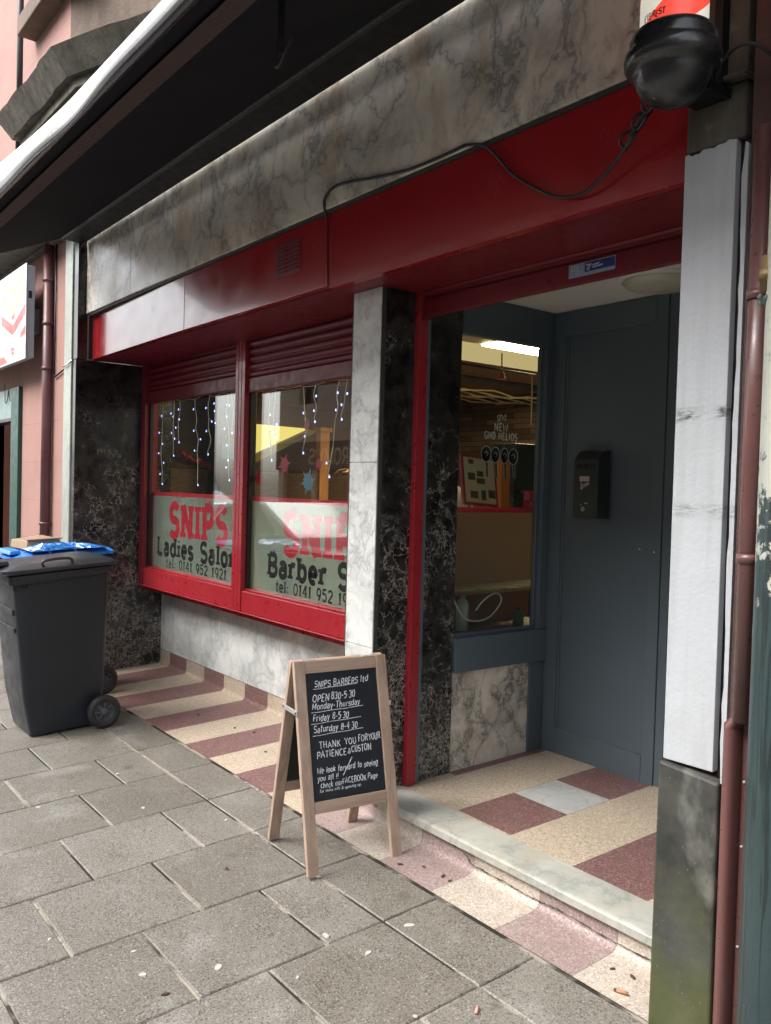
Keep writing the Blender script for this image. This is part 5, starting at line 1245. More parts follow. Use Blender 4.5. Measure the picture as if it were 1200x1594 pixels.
for y in (-0.064, 0.060):
    m = MB(); m.lathe([(0.0, -0.003), (0.004, -0.002), (0.005, 0.0)], (-0.2176, y, 0.605), 'X', 10); m.build('screw', 'black', st, Z0)
for u0 in (-0.17, 0.11):
    m = MB(); m.box(u0, u0 + 0.06, -0.012, 0.012, HZ - 0.012, HZ + 0.001); m.build('hinge', 'chrome', ab, Z0)

# ================================================================== LITTER
def disc(name, label, cat, mat, x, y, r, z=None, group=None, sq=0.7, ang=0.0, th=0.003):
    z0 = gz(y) + 0.001 if z is None else z
    m_ = MB(); rr = random.Random(int(abs(x * 1000) + abs(y * 777))); n_ = 11
    P = []
    for k in range(n_):
        a = 2 * math.pi * k / n_; q = r * rr.uniform(0.8, 1.12)
        u_, v_ = q * math.cos(a), q * sq * math.sin(a)
        P.append((x + u_ * math.cos(ang) - v_ * math.sin(ang), y + u_ * math.sin(ang) + v_ * math.cos(ang)))
    m_.raw([(a, b, z0 - 0.001) for a, b in P] + [(x + (a - x) * 0.9, y + (b - y) * 0.9, z0 + th) for a, b in P], [tuple(range(n_, 2 * n_))] + [(i, (i + 1) % n_, (i + 1) % n_ + n_, i + n_) for i in range(n_)])
    o = m_.build(name, mat, None, (x, y, z0)); tag(o, label, cat, group); return o
for k, (x, y, r) in enumerate([(-2.344, -0.488, .017), (-2.217, -0.226, .021), (-2.172, -0.437, .015), (-2.203, -0.688, .008), (-2.518, -1.062, .014), (-2.66, -1.037, .010), (-2.407, -0.857, .018), (-3.78, -0.556, .013), (-4.098, -0.938, .013), (-4.29, -0.49, .012), (-2.909, -1.233, .009), (-1.83, -0.521, .008), (-4.198, -0.749, .010), (-3.411, -0.316, .012)]):
    disc('gum_spot', 'pale flattened gum spot on the grey paving slabs', 'gum spot', 'gum', x, y, r, group='gum spots on the paving', ang=k * 0.9, sq=0.62)
for k, (x, y, r) in enumerate([(-2.989, -0.529, .015), (-2.38, -1.045, .014), (-5.0, 0.30, .016), (-2.588, 0.031, .013), (-2.409, 0.102, .014), (-2.512, 0.091, .010), (-2.363, 0.094, .009), (-1.554, 0.128, .013), (-1.62, 0.115, .009), (-4.6, 0.35, .010), (-4.1, 0.28, .011), (-4.45, 0.40, .009)]):
    disc('leaf_scrap', 'dark scrap of dead leaf on the ground', 'leaf', 'leaf', x, y, r, group='leaf scraps on the ground', ang=k * 1.3, sq=0.45, th=0.004)
bt = thing('cigarette_end', 'orange cigarette end on the pale terrazzo beside the mossy base', 'cigarette end', (-1.524, 0.032, 0.008))
m = MB(); m.tube([(-1.540, 0.028, 0.0085), (-1.508, 0.040, 0.0085)], 0.0055, 10); m.build('filter', 'butt', bt)
m = MB(); m.tube([(-1.5405, 0.0278, 0.0085), (-1.548, 0.025, 0.008)], [0.0055, 0.004], 9); m.build('burnt_tip', 'ash', bt)
bt = thing('cigarette_end', 'pink cigarette end on a grey slab near the bottom edge', 'cigarette end', (-1.736, -0.365, -0.008))
m = MB(); m.tube([(-1.745, -0.352, gz(-.352) + 0.006), (-1.727, -0.378, gz(-.378) + 0.006)], 0.005, 9); m.build('filter', plain('pink_filter', (0.55, 0.30, 0.24), 0.8), bt)

# ================================================================== FAIRY LIGHTS in the window
def fairy(label, x0, x1, ztop, drops, seed):
    rr = random.Random(seed)
    root = thing('fairy_lights', label, 'fairy lights', ((x0 + x1) / 2, 0.60, ztop), 'icicle fairy lights in the window')
    m_ = MB(); bulbs = []
    m_.tube(smoothpts([(x0 + (x1 - x0) * k / 14, 0.60 + rr.uniform(-.005, .005), ztop + rr.uniform(-.012, .008)) for k in range(15)], 3), 0.0030, 5)
    for (dx, ln) in drops:
        P = []; n_ = max(3, int(ln / 0.07)); ox_ = rr.uniform(-.01, .01)
        for k in range(n_ + 1):
            ox_ += rr.uniform(-0.026, 0.028)
            P.append((dx + ox_, 0.603 + rr.uniform(-.008, .008), ztop - ln * k / n_))
        S_ = smoothpts(P, 3); m_.tube(S_, 0.0026, 5)
        for k in range(1, n_ + 1):
            p = P[k]; sg_ = 1 if (k + seed) % 2 else -1
            if rr.random() < 0.82 or k == n_:
                e = (p[0] + sg_ * rr.uniform(0.02, 0.045), p[1] + rr.uniform(-.01, .01), p[2] - rr.uniform(-0.005, 0.03))
                if k == n_: e = (p[0] + 0.01, p[1], p[2] - 0.02)
                m_.tube([p, e], 0.0022, 5); bulbs.append(e)
    m_.build('wire', 'wire', root)
    b0 = MB(); b0.lathe([(0.0, -0.008), (0.0036, -0.005), (0.0042, 0.0), (0.0030, 0.006), (0.0, 0.008)], bulbs[0], seg=8)
    o0 = b0.build('bulb', 'bulb', root)
    me0 = o0.data
    for e in bulbs[1:98]:
        o = o0.copy(); COL.objects.link(o); o.parent = root; o.location = Vector(e) - Vector(bulbs[0])
        o.rotation_euler = (0, 0, 0)
fairy('icicle fairy lights behind the pane lettered Ladies Salon', -6.44, -4.95, 2.13, [(-6.35, .62), (-6.20, .27), (-6.15, .40), (-6.05, .30), (-5.76, .62), (-5.56, .40), (-5.47, .18), (-5.30, .58), (-5.22, .26), (-5.06, .16), (-4.98, .34)], 1)
fairy('icicle fairy lights behind the pane lettered Barber', -4.84, -3.2, 2.10, [(-4.72, .42), (-4.66, .28), (-4.33, .38), (-4.16, .20), (-3.93, .52), (-3.85, .20), (-3.67, .42), (-3.45, .3)], 2)

# ================================================================== STICKERS AND HANGINGS on the main window
def flake(name, label, mat, x, z, r, pts_=8, y=0.578, th=0.002):
    m_ = MB(); O = []
    for k in range(pts_ * 4):
        a = 2 * math.pi * k / (pts_ * 4) + 0.2; q = r * (1.0 if k % 4 == 0 else (0.52 if k % 2 else 0.66))
        O.append((x + q * math.cos(a), z + q * math.sin(a)))
    n_ = len(O)
    m_.raw([(x, y, z)] + [(a, y, b) for a, b in O], [(0, i + 1, (i + 1) % n_ + 1) for i in range(n_)])
    m_.raw([(x, y + th, z)] + [(a, y + th, b) for a, b in O], [(0, (i + 1) % n_ + 1, i + 1) for i in range(n_)])
    o = m_.build(name, mat, None, (x, y, z), fix=False); tag(o, label, 'window decoration')
    return o
flake('snowflake', 'red snowflake on the window, largest of the red ones', 'tinsel', -4.47, 1.63, 0.075, 6)
flake('snowflake', 'small red snowflake on the window beside the red mullion', 'tinsel', -4.79, 1.545, 0.062, 6)
flake('snowflake', 'blue glittering snowflake on the window above the red band', 'blueglitter', -4.20, 1.53, 0.085, 6)
flake('snowflake', 'small red snowflake on the window under a fairy light string', 'tinsel', -4.09, 1.635, 0.045, 6)
flake('snowflake', 'tiny red snowflake high on the window between the light strings', 'tinsel', -4.23, 1.86, 0.045, 6)
m = MB(); rj = random.Random(21)
m.tube([(x, -0.0, z) for x, z in []] or [(-6.9 + 0.02 * math.sin(k), 0.98 + k * 0.022, 1.76 - k * 0.008 + 0.02 * math.sin(k * 1.7)) for k in range(18)], [0.012 + 0.012 * abs(math.sin(k * 1.3)) for k in range(18)], 7)
tag(m.build('tinsel_garland', 'tinsel', base=(-6.9, 1.2, 1.7)), 'red tinsel garland on the plank wall behind the left pane', 'garland')
wp_ = thing('notice', 'white paper notice stuck low inside the frosted window', 'notice', (-4.42, 0.577, 0.86))
m = MB(); m.box(-4.50, -4.34, 0.5762, 0.5768, 0.845, 0.985); m.build('sheet', 'signwhite', wp_)

# ================================================================== THINGS BEHIND THE SIDE WINDOW
ps = thing('window_poster', 'hair dryer advert printed on the side window of the doorway', 'poster', (-3.0636, 1.0, 1.70))
fp = lambda u, v, l: (-3.0628 - l, u, v)
m = MB(); lettering(m, 'ghd', fp, 0.977, 1.868, 0.034, 0.062, 0.11); m.build('brand_lettering', 'silvervinyl', ps, fix=False)
m = MB(); lettering(m, 'NEW', fp, 0.957, 1.812, 0.036, 0.097, 0.2, track=0.16); lettering(m, 'GHD HELIOS', fp, 0.890, 1.768, 0.034, 0.235, 0.23, track=0.20); m.build('headline_lettering', 'silvervinyl', ps, fix=False)
for k, (y, z) in enumerate([(0.905, 1.690), (0.970, 1.688), (1.036, 1.686), (1.100, 1.684)]):
    rx_ = (0.034, 0.030, 0.026, 0.033)[k]
    m = MB(); m.raw([fp(y, z, 0.0004)] + [fp(y + rx_ * math.cos(a), z + 0.040 * math.sin(a), 0.0004) for a in [2 * math.pi * i / 20 for i in range(20)]], [(0, i + 1, (i + 1) % 20 + 1) for i in range(20)], 0)
    m.ribbon([(y + 0.006, z - 0.038), (y + 0.012, z - 0.115)], 0.013, fp, 0.0005, 0)
    m.ribbon([(y + rx_ * math.cos(a), z + 0.040 * math.sin(a)) for a in [2 * math.pi * i / 24 for i in range(25)]], 0.0045, fp, 0.0002, 1)
    m.ribbon([(y - 0.012, z + 0.004), (y + 0.002, z + 0.014), (y + 0.014, z + 0.004), (y + 0.004, z - 0.010)], 0.005, fp, 0.0001, 1)
    m.ribbon([(y - 0.002, z - 0.042), (y + 0.004, z - 0.112)], 0.003, fp, 0.0002, 1); m.ribbon([(y + 0.014, z - 0.042), (y + 0.019, z - 0.112)], 0.003, fp, 0.0001, 1)
    m.build('hair_dryer_print', ['black', 'silvervinyl'], ps, fix=False)
cd = thing('red_card', 'small red card in the lower corner of the side window', 'card', (-3.066, 1.24, 1.47))
m = MB(); m.box(-3.0675, -3.0665, 1.190, 1.265, 1.424, 1.512); m.build('card', 'redvinyl', cd)
m = MB()
for k, w_ in enumerate((0.03, 0.04, 0.045, 0.035)): m.ribbon([(1.197, 1.500 - k * 0.011), (1.197 + w_, 1.500 - k * 0.011)], 0.0035, lambda u, v, l: (-3.0662 + 0, u, v))
m.ribbon([(1.25 + 0.009 * math.cos(R(a)), 1.437 + 0.009 * math.sin(R(a))) for a in range(0, 300, 30)], 0.003, lambda u, v, l: (-3.0662, u, v)); m.build('card_print', 'signwhite', cd, fix=False)
bd = thing('picture_board', 'tilted cream board with small prints in a red frame', 'picture', (-3.42, 1.2, 1.42))
def bdp(y, z, d=0.0): c_, s_ = math.cos(R(-4)), math.sin(R(-4)); y0, z0 = y - 1.2, z - 1.56; return (-3.42 + 0.22 * (z - 1.56) * -1 + d, 1.2 + y0 * c_ - z0 * s_, 1.56 + y0 * s_ + z0 * c_)
m = MB(); m.hexa([bdp(1.08, 1.42, -.02), bdp(1.08, 1.42), bdp(1.345, 1.42), bdp(1.345, 1.42, -.02)], [bdp(1.08, 1.70, -.02), bdp(1.08, 1.70), bdp(1.345, 1.70), bdp(1.345, 1.70, -.02)]); m.build('frame', 'redbright', bd)
m = MB(); m.raw([bdp(1.095, 1.437, .002), bdp(1.33, 1.437, .002), bdp(1.33, 1.685, .002), bdp(1.095, 1.685, .002)], [(0, 1, 2, 3)]); m.build('backing', 'paper', bd, fix=False)
for (a, b, c, d) in ((1.13, 1.65, 1.17, 1.675), (1.19, 1.585, 1.24, 1.615), (1.12, 1.56, 1.175, 1.60), (1.185, 1.545, 1.25, 1.575), (1.13, 1.46, 1.19, 1.50), (1.215, 1.455, 1.25, 1.51), (1.27, 1.47, 1.325, 1.515)):
    m = MB(); m.raw([bdp(a, b, .004), bdp(c, b, .004), bdp(c, d, .004), bdp(a, d, .004)], [(0, 1, 2, 3)]); m.build('print', 'photo', bd, fix=False)
pst = thing('wooden_post', 'orange pine post behind the red framed board', 'post', (-3.52, 1.50, 0.06))
m = MB(); m.box(-3.56, -3.49, 1.455, 1.525, 0.06, 1.69); m.build('shaft', 'orangewood', pst, bevel=0.004)
m = MB(); m.box(-3.565, -3.485, 1.45, 1.53, 1.6905, 1.70); m.build('cap', 'shopdark', pst, bevel=0.003)
cab = thing('display_cabinet', 'dark green glass display cabinet behind the red card', 'cabinet', (-3.62, 1.85, 0.06))
m = MB(); m.box(-3.80, -3.60, 1.68, 2.05, 0.06, 1.80); m.build('carcass', plain('dark_green_cabinet', (0.018, 0.035, 0.03), 0.25), cab, bevel=0.004)
for z in (1.25, 1.52): 
    m = MB(); m.box(-3.5995, -3.592, 1.69, 2.04, z, z + 0.25); m.build('door_panel', plain('cabinet_panel', (0.03, 0.055, 0.05), 0.15), cab, bevel=0.003)
bl = thing('bell_ornament', 'orange red bell ornament hanging in the side window', 'ornament', (-3.2, 1.13, 2.12))
m = MB(); m.lathe([(0.0, 2.165), (0.008, 2.16), (0.012, 2.135), (0.020, 2.105), (0.030, 2.098), (0.0, 2.098)], (-3.2, 1.135, 0), seg=20); m.build('bell', plain('orange_red_paper', (0.55, 0.13, 0.05), 0.5), bl)
m = MB(); m.tube([(-3.2, 1.135, 2.16), (-3.2, 1.133, 2.235)], 0.004, 6); m.build('cord', 'goldletter', bl)
m = MB(); m.lathe([(0.0, 2.085), (0.008, 2.078), (0.0, 2.068)], (-3.2, 1.135, 0), seg=12); m.build('clapper', 'black', bl)
cr = thing('curtain_rail', 'black rail crossing the top of the side window', 'rail', (-3.11, 1.0, 2.14))
m = MB(); m.tube([(-3.11, 0.70, 2.130), (-3.11, 1.30, 2.128)], 0.006, 8); m.build('rod', 'black', cr)
m = MB(); m.tube([(-3.11, 1.275, 2.13), (-3.11, 1.277, 1.86)], 0.004, 6); m.build('cord', 'goldletter', cr)
gl_ = thing('gold_garland', 'gold bead garland strung under the shop ceiling', 'garland', (-5.9, 3.4, 2.40)); rj = random.Random(2)
m = MB()
for k in range(7):
    x = -5.55 - k * 0.10
    m.tube([(x, 2.3 + 0.28 * q, 2.40 + 0.025 * math.sin(q * 2.1 + k)) for q in range(11)], 0.007, 5)
m.build('strands', 'goldletter', gl_)
ck = thing('white_cable', 'white cable looped against the frosted side window', 'cable', (-3.085, 0.9, 0.9))
m = MB(); m.tube(smoothpts([(-3.085, 0.695, 1.08), (-3.085, 0.71, 1.02), (-3.085, 0.755, 0.93), (-3.085, 0.815, 0.865), (-3.085, 0.90, 0.845), (-3.085, 0.985, 0.86), (-3.085, 1.05, 0.91), (-3.085, 1.068, 0.95), (-3.085, 1.04, 0.978), (-3.085, 0.99, 0.972), (-3.085, 0.93, 0.94), (-3.086, 0.89, 0.90)], 5), 0.0036, 7); m.build('loop', 'whitecable', ck)
sh = thing('window_shelf', 'glass shelf and ledge low behind the side window', 'shelf', (-3.2, 1.0, 0.78))
m = MB(); m.box(-3.40, -3.075, 0.70, 1.60, 0.745, 0.775); m.build('ledge', plain('dull_brown_ledge', (0.13, 0.095, 0.06), 0.5), sh, bevel=0.002)
m = MB(); m.box(-3.43, -3.402, 0.70, 1.62, 0.745, 1.40); m.build('back_panel', plain('red_brown_panel', (0.27, 0.105, 0.06), 0.6, 0, 0.2, 3), sh, bevel=0.002)
m = MB(); m.box(-3.36, -3.09, 0.70, 1.60, 0.994, 1.000); m.build('glass_edge', plain('glass_edge_green', (0.14, 0.20, 0.16), 0.3), sh)
for nm, lb, x, y, z0, h, r, mt in (('shampoo_bottle', 'tall dark green bottle at the left of the side window ledge', -3.20, 0.80, 0.776, 0.21, 0.035, 'bottle'), ('shampoo_bottle', 'pale bottle beside the tall dark green one', -3.22, 0.92, 0.776, 0.19, 0.034, 'paleitem'), ('lotion_bottle', 'short dark pump bottle by the right frame of the side window', -3.18, 1.30, 0.776, 0.10, 0.03, 'bottle')):
    b_ = thing(nm, lb, 'bottle', (x, y, z0))
    m = MB(); m.lathe([(0, 0), (r, 0), (r, h * 0.7), (r * 0.8, h * 0.82), (r * 0.35, h * 0.88), (r * 0.35, h * 0.9)], (x, y, z0), seg=18); m.build('bottle', mt, b_)
    m = MB(); m.lathe([(r * 0.36, h * 0.90), (r * 0.42, h * 0.9), (r * 0.42, h), (0, h)], (x, y, z0), seg=14); m.build('cap', 'black' if mt == 'bottle' else 'paleitem', b_)

# ================================================================== FURNITURE AND PEOPLE INSIDE
yl = thing('lit_canopy', 'yellow lit canopy panel glowing inside the shop', 'light', (-6.8, 1.9, 2.0))
m = MB(); m.prism([(1.43, 2.055), (2.23, 2.046), (1.43, 1.68)], 'X', -6.84, -6.80); m.build('panel', 'yellowglow', yl)
m = MB(); m.raw([(-6.79, 1.43, 1.67), (-6.79, 2.25, 2.04), (-6.79, 2.34, 2.03), (-6.79, 1.43, 1.59), (-6.85, 1.43, 1.67), (-6.85, 2.25, 2.04), (-6.85, 2.34, 2.03), (-6.85, 1.43, 1.59)], [(0, 1, 2, 3), (7, 6, 5, 4), (3, 2, 6, 7), (1, 5, 6, 2), (0, 4, 5, 1), (0, 3, 7, 4)]); m.build('edge', plain('olive_edge', (0.24, 0.22, 0.06), 0.5), yl)
for k, (y, lb) in enumerate(((2.20, 'orange pine post inside the shop, nearer the middle of the right pane'), (2.62, 'orange pine post inside the shop, close to the marble pillar'))):
    t_ = thing('wooden_post', lb, 'post', (-6.5, y, 0.06))
    m = MB(); m.box(-6.55, -6.47, y - 0.05, y + 0.05, 0.06, 2.0); m.build('shaft', 'orangewood', t_, bevel=0.004)
    m = MB(); m.box(-6.57, -6.45, y - 0.065, y + 0.065, 2.0005, 2.04); m.build('cap', 'orangewood', t_, bevel=0.003)
bs = thing('blue_poster', 'small blue poster inside the shop next to the yellow panel', 'poster', (-6.69, 1.34, 1.8))
m = MB(); m.box(-6.698, -6.692, 1.28, 1.415, 1.72, 1.86); m.build('sheet', plain('blue_print', (0.03, 0.22, 0.50), 0.5), bs)
t_ = thing('dark_partition', 'narrow dark partition beside the plank wall', 'partition', (-6.8, 1.34, 0.06))
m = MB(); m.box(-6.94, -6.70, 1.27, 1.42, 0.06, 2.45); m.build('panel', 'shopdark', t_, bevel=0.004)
def chair(x, y, label):
    t = thing('barber_chair', label, 'chair', (x, y, 0.06), 'barber chairs')
    m = MB(); m.lathe([(0.0, 0.0), (0.26, 0.0), (0.26, 0.02), (0.06, 0.05), (0.05, 0.42), (0.0, 0.42)], (x, y, 0.06), seg=28); m.build('pedestal', 'chrome', t)
    m = MB(); m.box(x - 0.26, x + 0.26, y - 0.26, y + 0.26, 0.50, 0.62); m.build('seat', 'shirt', t, bevel=0.03)
    m = MB(); m.hexa([(x - 0.30, y - 0.25, 0.63), (x - 0.20, y - 0.25, 0.63), (x - 0.20, y + 0.25, 0.63), (x - 0.30, y + 0.25, 0.63)], [(x - 0.38, y - 0.23, 1.18), (x - 0.29, y - 0.23, 1.18), (x - 0.29, y + 0.23, 1.18), (x - 0.38, y + 0.23, 1.18)]); m.build('backrest', 'shirt', t, bevel=0.03)
    for s_ in (-1, 1):
        m = MB(); m.tube([(x - 0.26, y + s_ * 0.30, 0.82), (x + 0.20, y + s_ * 0.30, 0.82), (x + 0.22, y + s_ * 0.29, 0.6)], 0.025, 8); m.build('armrest', 'chrome', t)
    return t
chair(-5.10, 1.62, 'barber chair carrying the seated customer')
chair(-5.9, 1.42, 'empty dark barber chair behind the frosted right pane')
t_ = thing('work_counter', 'dark counter with mirrors along the plank wall', 'counter', (-6.75, 2.9, 0.06))
m = MB(); m.box(-6.95, -6.62, 1.6, 4.4, 0.80, 0.86); m.build('top', 'shopdark', t_, bevel=0.004)
m = MB(); m.box(-6.95, -6.70, 1.65, 4.35, 0.061, 0.7995); m.build('cupboard', 'shopdark', t_)

def body(name, label, joints, bones, colors, root_z, cat='person'):
    """continuous skinned figure: joints name -> ((x, y, z), radius)"""
    names = list(joints); me = bpy.data.meshes.new(name)
    me.from_pydata([joints[k][0] for k in names], [(names.index(a), names.index(b)) for a, b in bones], [])
    o = bpy.data.objects.new(name, me); COL.objects.link(o)
    sk = o.modifiers.new('skin', 'SKIN'); sb = o.modifiers.new('sub', 'SUBSURF'); sb.levels = 2; sb.render_levels = 2
    for i, k in enumerate(names):
        v = me.skin_vertices[0].data[i]; r_ = joints[k][1]; v.radius = r_ if hasattr(r_, '__len__') else (r_, r_); v.use_root = (i == 0)
    dg = bpy.context.evaluated_depsgraph_get()
    new = bpy.data.meshes.new_from_object(o.evaluated_get(dg), depsgraph=dg)
    bpy.data.objects.remove(o)
    for mt in colors[0]: new.materials.append(M[mt])
    for p in new.polygons:
        p.use_smooth = True; p.material_index = colors[1](p.center)
    b0 = Vector((joints[names[0]][0][0], joints[names[0]][0][1], root_z))
    for v in new.vertices: v.co -= b0
    ob = bpy.data.objects.new(name, new); ob.location = b0; COL.objects.link(ob)
    tag(ob, label, cat); return ob
def face(ob, c, fwd, hair=None, r=0.095):
    f = Vector(fwd).normalized(); s_ = f.cross(Vector((0, 0, 1))).normalized(); c = Vector(c); up = Vector((0, 0, 1))
    m_ = MB(); P = c + f * (r * 0.92); m_.raw([P + up * 0.03, P - s_ * 0.016 - up * 0.018, P + f * 0.026 - up * 0.016, P + s_ * 0.016 - up * 0.018], [(0, 1, 2), (0, 2, 3), (1, 3, 2)]); m_.build('nose', 'skin', ob)
    for sg_ in (-1, 1):
        e = c + s_ * sg_ * (r * 0.80)
        m_ = MB(); m_.lathe([(0.0, -0.010), (0.026, -0.008), (0.032, 0.0), (0.022, 0.010), (0.0, 0.004)], e - up * 0.01, 'X' if abs(s_.x) > abs(s_.y) else 'Y', 14); m_.build('ear', 'skin', ob)
        e = c + f * (r * 0.86) + s_ * sg_ * 0.032 + up * 0.012
        m_ = MB(); m_.lathe([(0.0, -0.009), (0.009, -0.003), (0.009, 0.003), (0.0, 0.009)], e, 'Z', 10); m_.build('eye', 'darkvinyl', ob)
    m_ = MB(); e = c + f * (r * 0.90) - up * 0.045; m_.tube([e - s_ * 0.024, e + f * 0.006, e + s_ * 0.024], 0.006, 6); m_.build('mouth', 'redmatt', ob)
    if hair:
        m_ = MB(); m_.lathe([(r * 1.03 * math.cos(R(a)), r * 1.12 * math.sin(R(a))) for a in (12, 30, 50, 70, 89)], c - f * 0.012 + up * 0.012, seg=22); m_.build('hair', hair, ob)
CX, CY = -5.10, 1.555
cj = {'pelvis': ((CX, CY + 0.05, 0.72), (0.16, 0.15)), 'belly': ((CX - 0.03, CY + 0.04, 0.92), (0.16, 0.13)), 'chest': ((CX - 0.05, CY + 0.03, 1.14), (0.18, 0.13)), 'neck': ((CX - 0.03, CY + 0.01, 1.33), 0.062), 'jaw': ((CX + 0.00, CY, 1.43), (0.075, 0.085)), 'skull': ((CX, CY, 1.53), (0.088, 0.100)), 'crown': ((CX, CY, 1.60), (0.06, 0.07))}
cbn = [('pelvis', 'belly'), ('belly', 'chest'), ('chest', 'neck'), ('neck', 'jaw'), ('jaw', 'skull'), ('skull', 'crown')]
for s_, n_ in ((-1, 'l'), (1, 'r')):
    cj['sh' + n_] = ((CX - 0.05, CY + 0.04 + s_ * 0.20, 1.22), 0.07); cj['el' + n_] = ((CX + 0.03, CY + 0.04 + s_ * 0.27, 0.97), 0.05); cj['wr' + n_] = ((CX + 0.24, CY + 0.04 + s_ * 0.20, 0.86), 0.034); cj['pa' + n_] = ((CX + 0.31, CY + 0.04 + s_ * 0.18, 0.85), (0.035, 0.02))
    cj['hp' + n_] = ((CX + 0.10, CY + 0.05 + s_ * 0.10, 0.70), 0.10); cj['kn' + n_] = ((CX + 0.46, CY + 0.05 + s_ * 0.12, 0.68), 0.065); cj['an' + n_] = ((CX + 0.50, CY + 0.05 + s_ * 0.12, 0.25), 0.045); cj['to' + n_] = ((CX + 0.64, CY + 0.05 + s_ * 0.13, 0.20), 0.04)
    cbn += [('chest', 'sh' + n_), ('sh' + n_, 'el' + n_), ('el' + n_, 'wr' + n_), ('wr' + n_, 'pa' + n_), ('pelvis', 'hp' + n_), ('hp' + n_, 'kn' + n_), ('kn' + n_, 'an' + n_), ('an' + n_, 'to' + n_)]
    for q in range(5):
        a = (CX + 0.33, CY + 0.04 + s_ * (0.18 + (q - 2) * 0.016), 0.85); L_ = (0.05, 0.075, 0.08, 0.075, 0.055)[q]
        cj[f'f{n_}{q}'] = (a, 0.010); cj[f'g{n_}{q}'] = ((a[0] + L_ * 0.8, a[1] + (q - 2) * 0.004, a[2] - 0.03), 0.008)
        cbn += [('pa' + n_, f'f{n_}{q}'), (f'f{n_}{q}', f'g{n_}{q}')]
customer = body('person', 'bald customer seated in a dark gown, seen beside the marble pillar', cj, cbn, (['gown', 'skin', 'trousers'], lambda c_: 1 if c_.z > 1.33 or (c_.x > CX + 0.27 and 0.78 < c_.z < 0.92) else (2 if c_.z < 0.60 else 0)), 0.06)
face(customer, (CX - customer.location.x + customer.location.x, CY, 1.51), (1, 0.15, 0))
m = MB(); m.lathe([(0.085, 1.335), (0.16, 1.28), (0.30, 1.12), (0.36, 0.92), (0.40, 0.70), (0.42, 0.64)], (CX + 0.06, CY + 0.04, 0), seg=30); m.build('gown', 'gown', customer)
BX_, BY_ = -4.62, 1.98
bj = {'pelvis': ((BX_, BY_, 1.0), (0.15, 0.12)), 'belly': ((BX_, BY_, 1.18), (0.14, 0.11)), 'chest': ((BX_, BY_, 1.38), (0.17, 0.12)), 'neck': ((BX_ - 0.02, BY_ - 0.01, 1.57), 0.055), 'jaw': ((BX_ - 0.04, BY_ - 0.02, 1.66), (0.07, 0.08)), 'skull': ((BX_ - 0.03, BY_ - 0.02, 1.75), (0.085, 0.098)), 'crown': ((BX_ - 0.02, BY_ - 0.02, 1.82), 0.06),
      'shl': ((BX_ - 0.12, BY_ - 0.15, 1.46), 0.062), 'ell': ((BX_ - 0.22, BY_ - 0.33, 1.36), 0.045), 'wrl': ((BX_ - 0.36, BY_ - 0.50, 1.585), 0.031), 'pal': ((BX_ - 0.385, BY_ - 0.555, 1.625), (0.036, 0.018)),
      'shr': ((BX_ + 0.10, BY_ + 0.16, 1.46), 0.062), 'elr': ((BX_ + 0.05, BY_ + 0.24, 1.20), 0.045), 'wrr': ((BX_ - 0.16, BY_ + 0.12, 1.22), 0.031), 'par': ((BX_ - 0.22, BY_ + 0.07, 1.24), (0.034, 0.018))}
bbn = [('pelvis', 'belly'), ('belly', 'chest'), ('chest', 'neck'), ('neck', 'jaw'), ('jaw', 'skull'), ('skull', 'crown'), ('chest', 'shl'), ('shl', 'ell'), ('ell', 'wrl'), ('wrl', 'pal'), ('chest', 'shr'), ('shr', 'elr'), ('elr', 'wrr'), ('wrr', 'par')]
for s_, n_ in ((-1, 'l'), (1, 'r')):
    bj['hp' + n_] = ((BX_, BY_ + s_ * 0.09, 0.92), 0.095); bj['kn' + n_] = ((BX_ - 0.01, BY_ + s_ * 0.11, 0.54), 0.065); bj['an' + n_] = ((BX_, BY_ + s_ * 0.12, 0.15), 0.045); bj['to' + n_] = ((BX_ - 0.15, BY_ + s_ * 0.13, 0.10), 0.038)
    bbn += [('pelvis', 'hp' + n_), ('hp' + n_, 'kn' + n_), ('kn' + n_, 'an' + n_), ('an' + n_, 'to' + n_)]
for n_, pp, dv in (('l', bj['pal'][0], (-0.55, -0.80, 0.10)), ('r', bj['par'][0], (-0.8, -0.5, 0.2))):
    dv = Vector(dv).normalized(); sd = dv.cross(Vector((0, 0, 1))).normalized()
    for q in range(5):
        a = Vector(pp) + dv * (0.02 if q else -0.005) + sd * (q - 2) * 0.017; L_ = (0.045, 0.070, 0.078, 0.072, 0.055)[q]
        b2 = a + dv * L_ * 0.55 + Vector((0, 0, -0.006 * q)); c2 = b2 + dv * L_ * 0.45 + Vector((0, 0, -0.022 - 0.004 * q))
        if q == 0: b2 = a + dv * 0.02 + sd * -0.03 + Vector((0, 0, -0.015)); c2 = b2 + dv * 0.028 + Vector((0, 0, -0.008))
        bj[f'a{n_}{q}'] = (tuple(a), 0.010); bj[f'b{n_}{q}'] = (tuple(b2), 0.009); bj[f'c{n_}{q}'] = (tuple(c2), 0.0075)
        bbn += [('pa' + n_, f'a{n_}{q}'), (f'a{n_}{q}', f'b{n_}{q}'), (f'b{n_}{q}', f'c{n_}{q}')]
shoulder = Vector(bj['ell'][0])
barber = body('person', 'barber in black shirt holding a hand over the customer\'s head', bj, bbn, (['shirt', 'skin', 'trousers'], lambda c_: 1 if c_.z > 1.575 or (c_.x < BX_ - 0.20 and c_.z > 1.2 and c_.y < BY_ - 0.28) or (c_.x < BX_ - 0.06 and 1.12 < c_.z < 1.3 and c_.y > BY_) else (2 if c_.z < 0.98 else 0)), 0.06)
face(barber, (BX_ - 0.035, BY_ - 0.02, 1.73), (-1, -0.6, -0.25), 'shirt')
